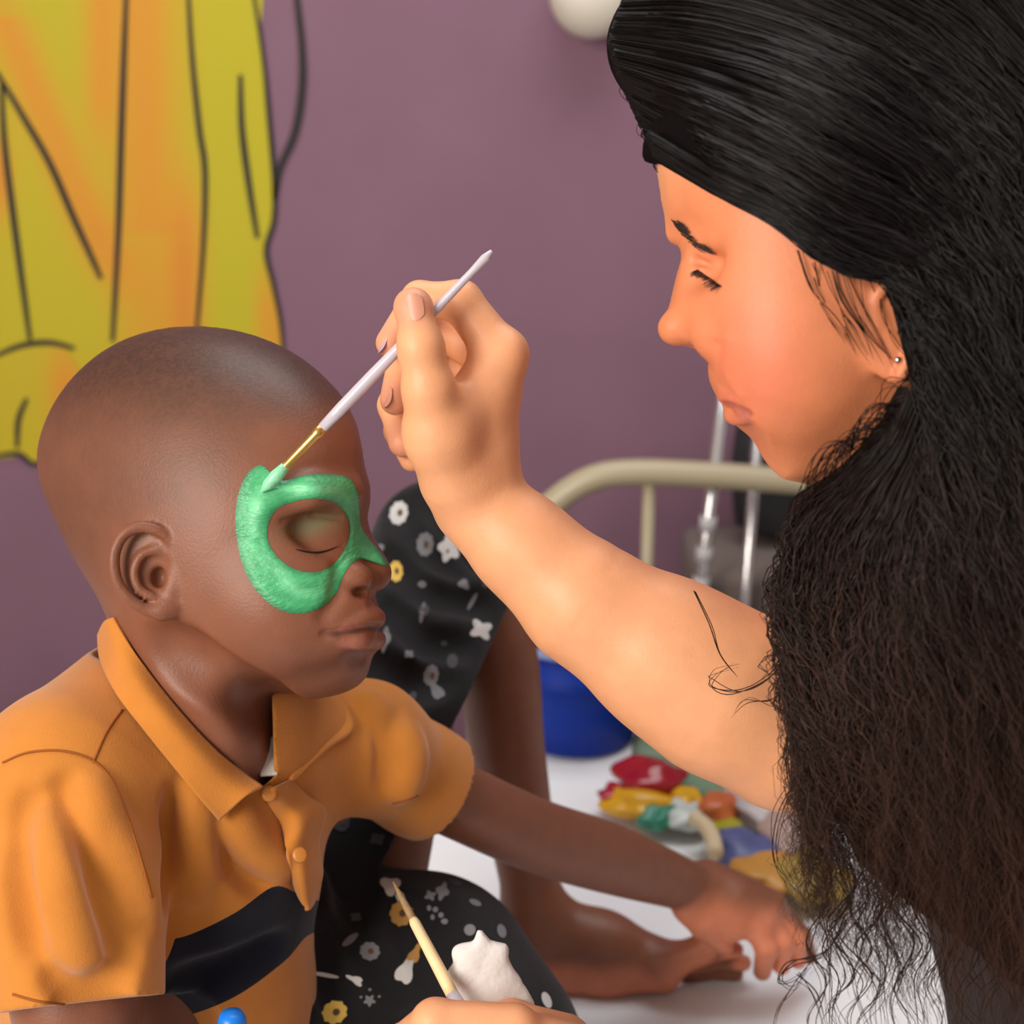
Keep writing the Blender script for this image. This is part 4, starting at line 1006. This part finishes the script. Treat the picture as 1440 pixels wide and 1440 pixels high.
# blue bucket on the bed
pb = on_z(822, 1076, BED_Z); cb = Vector((pb.x - 0.006, pb.y + 0.075, BED_Z))
M_blue = mat('blue_plastic_bucket', srgb(4,44,142), rough=0.5, spec=0.2)
bk = empty('bucket', cb); tag(bk, 'blue plastic bucket with pale rim standing on the bed', 'bucket')
lathe('bucket_body', [(0.060,0.004),(0.066,0.004),(0.074,0.055),(0.0755,0.085),(0.079,0.086),(0.0795,0.094),(0.0765,0.095),(0.083,0.128),(0.080,0.128),(0.070,0.05),(0.062,0.012),(0.001,0.012)], tuple(cb), M_blue, bk, 48)
lathe('rim', [(0.080,0.127),(0.0865,0.127),(0.088,0.132),(0.0865,0.137),(0.081,0.137),(0.080,0.127)], tuple(cb), mat('pale_rim', srgb(130,140,185), rough=0.45), bk, 48)
# grey-green folded blanket
M_green = mat('grey_green_wool', srgb(118,146,120), rough=0.95, noise=0.06, nscale=30, bump=0.5, bscale=400, sheen=0.2)
def cushion(name, pts, z0, hgt, material, parent=None, base=None, seed=0, nr=8):
    """soft flat-bottomed pad over a pixel outline lying at height z0"""
    ol = catmull(np.array([np.array(on_z(x, y, z0)) for x, y in pts]), 6, True); c = ol.mean(0); m = len(ol); V = []; F = []
    r_ = random.Random(seed); p1, p2 = r_.uniform(0, 6), r_.uniform(0, 6)
    for k in range(nr + 1):
        s = k / nr
        for i in range(m):
            q = c + (ol[i] - c) * s; z = z0 + hgt * math.sqrt(max(0, 1 - s ** 6)) * (1 + 0.18 * math.sin(38 * q[0] + p1) * math.sin(30 * q[1] + p2)); V.append((q[0], q[1], z))
    for k in range(nr):
        for i in range(m): F.append((k*m+i, (k+1)*m+i, (k+1)*m+(i+1) % m, k*m+(i+1) % m))
    F.append(tuple(nr * m + i for i in range(m))[::-1])
    return raw_mesh(name, np.array(V), F, material, parent, base=base if base is not None else c)
bl = empty('folded_blanket', on_z(1010, 1100, BED_Z)); tag(bl, 'grey-green folded blanket lying on the sheet beside the bucket', 'blanket')
cushion('lower_fold', [(890,1075),(900,1020),(960,985),(1100,985),(1230,1010),(1230,1120),(1100,1170),(930,1135)], BED_Z, 0.012, M_green, bl, seed=1)
cushion('upper_fold', [(925,1085),(965,1040),(1100,1030),(1200,1050),(1190,1120),(1080,1150),(980,1125)], BED_Z + 0.011, 0.012, M_green, bl, seed=2)
# bright crumpled packets and toys heaped beside the blanket
def blob(name, px, py, r, col, label, cat, squash=(1, 1, 0.7), rough=0.25, seed=0, lift=0.0, parts=None):
    g = on_z(px, py, BED_Z + 0.012 + lift); bm = bmesh.new(); bmesh.ops.create_icosphere(bm, subdivisions=4, radius=1.0); r_ = random.Random(seed)
    w = [(Vector((r_.gauss(0, 1), r_.gauss(0, 1), r_.gauss(0, 1))).normalized(), r_.uniform(2, 8), r_.uniform(0, 6)) for _ in range(6)]
    V = []
    for v in bm.verts:
        n_ = v.co.normalized(); q = 1 + 0.09 * sum(math.sin(k_ * n_.dot(d_) + p_) for d_, k_, p_ in w)
        V.append((g.x + n_.x * r * q * squash[0], g.y + n_.y * r * q * squash[1], max(g.z - r * squash[2] * 0.0 + n_.z * r * q * squash[2] + r * squash[2] * 0.75, g.z)))
    F = [[v.index for v in f.verts] for f in bm.faces]; bm.free()
    m = mat(name + '_plastic', srgb(*col), rough=rough, noise=0.1, nscale=25, bump=0.15, bscale=60, spec=0.5)
    o = raw_mesh(name, np.array(V), F, m, base=g); return tag(o, label, cat, 'bright toys heaped on the bed')
blob('toy_ball', 918, 1118, 0.032, (160,24,40), 'glossy dark red rounded toy at the top of the heap', 'toy', (1.15, 1, 0.8), 0.15, 1)
blob('toy_packet', 872, 1130, 0.020, (168,40,44), 'small red toy packet beside the child\'s forearm', 'toy', (1.2, 1, 0.6), 0.15, 2)
blob('toy_packet', 905, 1142, 0.026, (214,160,20), 'amber yellow toy packet below the dark red toy', 'toy', (1.5, 1, 0.5), 0.3, 3)
blob('toy_packet', 962, 1136, 0.017, (220,170,30), 'golden yellow toy packet right under the dark red toy', 'toy', (0.9, 1.2, 0.7), 0.3, 4)
blob('toy_packet', 925, 1160, 0.018, (42,130,104), 'teal green toy packet between the yellow and white ones', 'toy', (1.2, 1, 0.6), 0.3, 5)
blob('toy_packet', 962, 1158, 0.020, (196,206,202), 'pale blue-white toy packet next to the teal one', 'toy', (1.1, 1, 0.6), 0.3, 6)
blob('toy_packet', 1008, 1148, 0.023, (196,104,56), 'orange toy packet with a white dot beside the blanket', 'toy', (0.9, 1.2, 0.7), 0.3, 7)
blob('toy_packet', 1015, 1185, 0.019, (164,160,30), 'olive yellow toy packet at the lower side of the heap', 'toy', (0.9, 1.2, 0.7), 0.3, 8)
blob('toy_packet', 1048, 1205, 0.030, (84,92,140), 'dull blue toy packet by the hair ends', 'toy', (1.2, 1, 0.5), 0.4, 9)
blob('toy_packet', 1070, 1150, 0.034, (190,180,182), 'pinkish white toy packet under the elbow', 'toy', (1.0, 1.2, 0.5), 0.4, 10)
blob('toy_packet', 1075, 1240, 0.026, (196,140,60), 'tan orange toy packet beyond the child\'s hand', 'toy', (1.1, 1.2, 0.5), 0.4, 11)
blob('toy_packet', 1115, 1190, 0.034, (176,150,140), 'mauve beige toy packet behind the curls', 'toy', (1.0, 1.2, 0.5), 0.4, 12)
blob('toy_packet', 1140, 1250, 0.030, (172,144,66), 'mustard toy packet behind the curls', 'toy', (1.0, 1.2, 0.5), 0.4, 13)
g = [np.array(on_z(x, y, BED_Z + 0.035)) for x, y in ((975,1150),(990,1160),(1002,1178),(1006,1200))]
tag(tube('toy_tube', catmull(np.array(g), 6), 0.008, mat('cream_rubber', srgb(214,196,160), rough=0.4), None, 12, base=g[0]), 'cream curved tube lying across the bright toys', 'toy', 'bright toys heaped on the bed')

# chrome stand, second pole and the dark bag on the cot
M_chrome = mat('chrome', srgb(215,213,216), rough=0.22, metallic=0.9)
SY = 2.0
st = empty('drip_stand', on_y(985, 860, SY)); tag(st, 'tilted chrome pole with collars behind the cream rail', 'pole')
s0, s1 = np.array(on_y(980, 866, SY)), np.array(on_y(1024, 500, SY)); foot = s0 + (s1 - s0) * (-(s0[2]) / (s1[2] - s0[2]))
tube('pole', [foot, s0, s1], 0.0085, M_chrome, st, 14)
for t in (0.10, 0.22, 0.34):
    p = s0 + (s1 - s0) * t; q = s0 + (s1 - s0) * (t + 0.055); tube('collar', [p, q], 0.0115, mat('white_plastic_collar', srgb(206,204,208), rough=0.4), st, 14)
t0, t1 = np.array(on_y(1046, 866, SY + 0.01)), np.array(on_y(1072, 540, SY + 0.01)); t0 = t0 + (t1 - t0) * (-(t0[2]) / (t1[2] - t0[2]))
tag(tube('thin_pole', [t0, t1], 0.0075, M_chrome, None, 14, base=t0), 'second thinner chrome pole beside the dark bag', 'pole')
bg_c = on_y(1075, 865, SY + 0.02)
bagf = Field(0.2)
M_bag = mat('dark_grey_nylon', srgb(44,44,48), rough=0.7, noise=0.15, nscale=12, bump=0.3, bscale=200)
V = []; bm = bmesh.new(); bmesh.ops.create_cube(bm, size=1.0); bmesh.ops.subdivide_edges(bm, edges=bm.edges[:], cuts=6, use_grid_fill=True)
for v in bm.verts:
    n_ = v.co * 2; l = max(abs(n_.x), abs(n_.y), abs(n_.z)); q = n_.normalized() * (0.62 * l) + n_ * 0.38 * (1 if l else 0)
    V.append((bg_c.x + 0.055 + q.x * 0.085 * (1 - 0.15 * q.z), bg_c.y + 0.16 + q.y * 0.05, 0.547 + 0.155 + q.z * 0.155 + 0.004 * math.sin(40 * q.x) * (1 + q.z)))
bag = empty('bag', (bg_c.x + 0.055, bg_c.y + 0.16, 0.547)); tag(bag, 'dark grey bag standing on the cot behind the chrome poles', 'bag')
raw_mesh('bag_body', np.array(V), [[v.index for v in f.verts] for f in bm.faces], M_bag, bag); bm.free()
hp = catmull(np.array([[bg_c.x + 0.02, bg_c.y + 0.16, 0.84], [bg_c.x + 0.025, bg_c.y + 0.16, 0.885], [bg_c.x + 0.055, bg_c.y + 0.16, 0.90], [bg_c.x + 0.085, bg_c.y + 0.16, 0.885], [bg_c.x + 0.09, bg_c.y + 0.16, 0.84]]), 6)
tube('bag_handle', hp, 0.006, M_bag, bag, 8)
# ================================================================== the woman's hair
hm = Field()
hm.fn(lambda P: f0(P) - 0.007, c0, R0 + 0.012)
hm.chain([(912,64,0.80,0.012),(965,60,0.79,0.035),(1080,10,0.785,0.050),(1250,20,0.785,0.060),(1380,150,0.785,0.075)], k=0.03)
hm.chain([(1400,400,0.775,0.078),(1430,800,0.775,0.085),(1450,1160,0.785,0.065),(1460,1330,0.79,0.02)], k=0.03)
hm.chain([(1310,520,0.745,0.046),(1310,760,0.745,0.046),(1310,980,0.75,0.045),(1330,1190,0.765,0.028)], k=0.03)
hm.chain([(1260,640,0.755,0.026),(1195,760,0.765,0.024),(1180,880,0.765,0.022),(1195,1040,0.76,0.024),(1240,1190,0.76,0.012)], k=0.02)
FACE = [(860,240),(925,229),(1000,273),(1080,313),(1150,363),(1205,392),(1236,384),(1254,430),(1274,510),(1286,560),(1240,606),(1180,660),(1110,700),(860,720)]
hm.fn(lambda P: poly_dist(*proj(P), FACE) * 0.74 / FPX, cp(1080,470,0.77), 0.17, 0.006, 's')
hmV, hmQ = sdf_mesh(hm, (0.02,-0.28,-1.0), (0.40,0.34,-0.62), 0.0042)
# shallow furrows so that the mass itself reads as locks
hx, hy = proj(hmV)
M_hair = mat('black_brown_hair', srgb(24,18,17), rough=0.34, attr='Col', spec=0.22)
def hair_col(y, n, r_=None):
    t = sstep(y, 480, 1250)[:, None]; c = np.array(srgb(21,17,17)[:3]) * (1 - t) + np.array(srgb(56,36,28)[:3]) * t
    return c if r_ is None else c * (0.6 + 1.5 * r_[:, None] ** 3)
hair = raw_mesh('hair', to_world(hmV), hmQ, mat('black_hair_mass', srgb(24,18,17), rough=0.95, attr='Col', spec=0.05), woman); set_color(hair, hair_col(hy, len(hmV)) * 0.7)
hair['label'] = 'long curly black hair falling past the elbow'
bvh_h = bvh_of(hmV, hmQ)
rg = np.random.default_rng(21)
def strands(guides, count, npts, amp, freq, lift, clump=9, rad=0.00042, dflt=0.74, tip=(0.72, 1.0), spread=1.0, frizz=0.0005, wrap=False):
    """wavy strands between neighbouring guide lines (pixels) laid over the hair mass"""
    G = np.array([catmull(np.array(g, float), 6) for g in guides]); ng, m, _ = G.shape
    out = []; D_cache = {}
    for c_ in range(count // clump):
        v = rg.uniform(0, ng - 1 - 1e-6); ph = rg.uniform(0, 6.28); fr = freq * rg.uniform(0.7, 1.4); am = amp * rg.uniform(0.4, 1.5); lf_ = lift * rg.random() ** 1.5
        for s_ in range(clump):
            vv = np.clip(v + rg.normal(0, 0.035 * spread), 0, ng - 1 - 1e-6); i = int(vv); w = vv - i
            L = G[i] * (1 - w) + G[i + 1] * w
            u = np.linspace(0, rg.uniform(*tip), npts) * (m - 1); k = np.minimum(u.astype(int), m - 2); t = (u - k)[:, None]
            P2 = L[k] * (1 - t) + L[k + 1] * t; out.append((P2, ph + rg.normal(0, 0.35), fr, am * rg.uniform(0.8, 1.2), lf_ + rg.normal(0, 0.0012)))
    S = len(out); P = np.zeros((S, npts, 3))
    for a_, (P2, ph, fr, am, lf_) in enumerate(out):
        Ds = np.full(npts, np.nan)
        for j in range(0, npts, 4):
            h, _ = cast(bvh_h, P2[j, 0], P2[j, 1])
            if h is not None: Ds[j] = -h[2]
        ok = ~np.isnan(Ds); hits = ok.copy(); Dh = Ds.copy()
        if ok.any() and wrap:
            f1 = np.nonzero(ok)[0][0]
            if f1 > 0: Ds[:f1] = 0.79; ok = ~np.isnan(Ds)     # round the front the strands reach back to the middle of the head
        D = np.interp(np.arange(npts), np.nonzero(ok)[0], Ds[ok]) if ok.any() else np.full(npts, dflt)
        D = np.convolve(np.pad(D, 4, 'edge'), np.ones(9) / 9, 'valid')
        if hits.any(): D = np.minimum(D, np.interp(np.arange(npts), np.nonzero(hits)[0], Dh[hits], left=9.0))
        Q = np.stack([(P2[:, 0] - 720) / FPX * D, (720 - P2[:, 1]) / FPX * D, -D + lf_ + 0.001], 1)
        s = np.concatenate([[0], np.cumsum(np.linalg.norm(np.diff(Q, axis=0), axis=1))]); f_ = np.linspace(0, 1, npts)
        g = am * np.clip((f_ - 0.12) / 0.5, 0, 1) ** 1.3
        Q[:, 0] += g * np.sin(2 * np.pi * fr * s + ph) ; Q[:, 2] += 0.6 * g * np.cos(2 * np.pi * fr * s + ph); Q[:, 1] += 0.35 * g * np.sin(2 * np.pi * fr * 0.63 * s + 2 * ph)
        w3 = rg.uniform(0, 6.28, (3, 2)); Q += frizz * 3 * f_[:, None] * np.stack([np.sin(2 * np.pi * fr * 1.9 * s + w3[i, 0]) + np.sin(2 * np.pi * fr * 0.5 * s + w3[i, 1]) * 2 for i in range(3)], 1)
        P[a_] = Q
    return P
def strand_mesh(name, P, rad, parent, sides=3):
    S, N, _ = P.shape; T = np.gradient(P, axis=1); T /= np.linalg.norm(T, axis=2)[..., None] + 1e-12
    A = np.cross(T, np.array([0.2, 0.3, 0.93])); A /= np.linalg.norm(A, axis=2)[..., None] + 1e-9; Bn = np.cross(T, A)
    f_ = np.linspace(0, 1, N); r = rad * np.clip(1.15 - f_ ** 3, 0.2, 1)
    rs_ = r[None, :, None, None] * rg.uniform(0.6, 1.3, (S, 1, 1, 1)); a = np.arange(sides) * 2 * np.pi / sides
    V = P[:, :, None] + rs_ * (np.cos(a)[None, None, :, None] * A[:, :, None] + np.sin(a)[None, None, :, None] * Bn[:, :, None])
    idx = np.arange(S * N * sides).reshape(S, N, sides); j2 = np.roll(idx, -1, 2)
    F = np.stack([idx[:, :-1], j2[:, :-1], j2[:, 1:], idx[:, 1:]], -1).reshape(-1, 4)
    Vf = V.reshape(-1, 3); o = raw_mesh(name, to_world(Vf), F, M_hair, parent)
    _, y = proj(Vf); r_ = np.repeat(rg.random(S), N * sides); set_color(o, hair_col(y, len(Vf), r_)); o['kind'] = 'stuff'; return o
gA = [[(919,221),(1000,272),(1080,312),(1150,362),(1205,386),(1250,394),(1288,450),(1305,560),(1300,700),(1265,850),(1245,1000),(1225,1150),(1205,1330)],
      [(893,164),(1000,225),(1090,270),(1170,320),(1240,350),(1290,390),(1320,470),(1335,600),(1330,750),(1310,900),(1300,1050),(1290,1200),(1280,1390)],
      [(868,110),(980,150),(1090,200),(1190,260),(1270,310),(1320,370),(1350,480),(1370,620),(1375,780),(1370,940),(1360,1100),(1350,1250),(1345,1450)],
      [(854,62),(960,75),(1090,110),(1200,170),(1300,240),(1360,330),(1395,460),(1415,620),(1425,800),(1425,960),(1420,1120),(1415,1280),(1405,1500)],
      [(880,-10),(1000,-20),(1130,20),(1250,80),(1360,170),(1420,290),(1455,440),(1475,620),(1485,800),(1485,980),(1480,1150),(1475,1300),(1465,1500)],
      [(1000,-80),(1120,-80),(1260,-30),(1380,60),(1470,180),(1520,320),(1550,470),(1560,640),(1560,820),(1560,1000),(1550,1160),(1540,1320),(1530,1500)],
      [(1150,-150),(1300,-140),(1440,-80),(1540,20),(1610,160),(1640,320),(1660,480),(1665,650),(1665,830),(1655,1000),(1640,1170),(1620,1330),(1600,1500)]]
gB = [[(1262,545),(1232,604),(1180,662),(1132,706),(1106,765),(1098,840),(1104,920),(1118,1000),(1124,1090),(1122,1190),(1128,1310)],
      [(1280,562),(1250,632),(1200,694),(1160,765),(1142,845),(1146,930),(1158,1020),(1164,1110),(1164,1220),(1172,1360)],
      [(1300,580),(1275,652),(1240,735),(1212,825),(1200,920),(1206,1020),(1214,1120),(1220,1230),(1226,1400)],
      [(1320,600),(1310,705),(1288,805),(1276,920),(1270,1030),(1272,1140),(1278,1260),(1284,1430)]]
gB = [g if len(g) == 11 else [tuple(p) for p in np.array(g, float)[np.linspace(0, len(g) - 1, 11).round().astype(int)]] for g in gB]
gB = [[tuple(p) for p in catmull(np.array(g, float), 10)[np.linspace(0, len(catmull(np.array(g, float), 10)) - 1, 11).astype(int)]] for g in gB]
PA = strands(gA, 3700, 44, 0.0062, 17, 0.016, wrap=True)
strand_mesh('hair_strands', PA, 0.00038, hair)
PB = strands(gB, 1500, 46, 0.0070, 18, 0.010, dflt=0.745, frizz=0.0008, tip=(0.80, 1.0))
strand_mesh('hair_strands', PB, 0.00033, hair)
# flyaways and loose curls
loose = []
def curl(pts, n=1, j=4):
    for _ in range(n):
        P = catmull(np.array([(x + rg.normal(0, j), y + rg.normal(0, j), d + rg.normal(0, 0.003)) for x, y, d in pts]), 12)[:: 1]
        P = P[np.linspace(0, len(P) - 1, 46).astype(int)]; loose.append(np.array([cp(*q) for q in P]))
curl([(975,832,0.81),(1000,880,0.80),(1015,920,0.80),(1036,952,0.80)], 2, 1.5)
curl([(1110,860,0.78),(1105,920,0.78),(1075,960,0.79),(1030,975,0.80),(1000,965,0.80),(1005,945,0.80),(1040,938,0.80)], 4, 4)
curl([(1115,880,0.78),(1120,940,0.78),(1090,985,0.79),(1050,990,0.80),(1030,1000,0.80)], 3, 5)
curl([(1130,900,0.77),(1098,900,0.78),(1085,880,0.78),(1100,860,0.78)], 3, 5)
curl([(1115,940,0.78),(1108,1010,0.78),(1112,1090,0.78),(1128,1160,0.78)], 5, 5)
curl([(1130,1000,0.77),(1150,1040,0.77),(1125,1100,0.77),(1140,1180,0.77),(1170,1220,0.77)], 5, 6)
curl([(1190,1290,0.75),(1160,1340,0.75),(1110,1352,0.75),(1094,1378,0.75),(1112,1386,0.75),(1140,1360,0.75)], 4, 3)
curl([(1140,1350,0.75),(1112,1390,0.75),(1092,1420,0.75),(1085,1460,0.75)], 3, 3)
curl([(1120,1370,0.75),(1145,1400,0.75),(1160,1450,0.75)], 3, 4)
curl([(1120,1100,0.77),(1095,1150,0.77),(1090,1210,0.77),(1115,1250,0.77)], 4, 6)
for x0 in range(1150, 1440, 12):
    y0 = 1180 + rg.uniform(-40, 40); a_ = rg.uniform(8, 22) * rg.choice([-1, 1]); d = 0.745 + rg.uniform(-0.01, 0.03)
    curl([(x0, y0, d), (x0 + a_, y0 + 60, d), (x0 - a_, y0 + 120, d), (x0 + a_ * 0.8, y0 + 180, d), (x0 - a_ * 0.6, y0 + 235, d), (x0 + a_, y0 + 300, d)], 4, 6)
for _ in range(26):                                        # wisps along the forehead, temple and ear
    t = rg.random(); x = 1120 + 150 * t; y = 350 + 60 * t + rg.uniform(-5, 10)
    h, _n = cast(bvh_w, x, y); d = (-h[2] if h is not None else 0.70) - 0.002
    curl([(x, y, d), (x + 14, y + 45, d), (x + 40 + rg.uniform(-10, 10), y + 90, d), (x + 75 + rg.uniform(-20, 10), y + 135, d + 0.002)], 1, 3)
for _ in range(40):
    t = rg.random(); x = 1150 + 110 * t; y = 665 - 90 * t
    curl([(x + 60, y - 40, 0.70), (x + 10, y - 20 + rg.uniform(-20, 10), 0.70), (x - 20, y + 20, 0.72), (x - 40 + rg.uniform(-10, 10), y + 80, 0.74)], 1, 6)
for _ in range(90):                                        # fuzz along the front of the hair
    t = rg.random(); x, y = 872 + 55 * t ** 1.3, 20 + 200 * t; d = 0.79 - 0.02 * t
    curl([(x + 90, y - 20 + rg.uniform(-30, 30), d), (x + 30, y + rg.uniform(-25, 15), d), (x + rg.uniform(-10, 4), y + rg.uniform(0, 25), d), (x + 18 + rg.uniform(0, 20), y + 40 + rg.uniform(0, 15), d)], 1, 4)
strand_mesh('loose_curls', np.array(loose), 0.00030, hair)
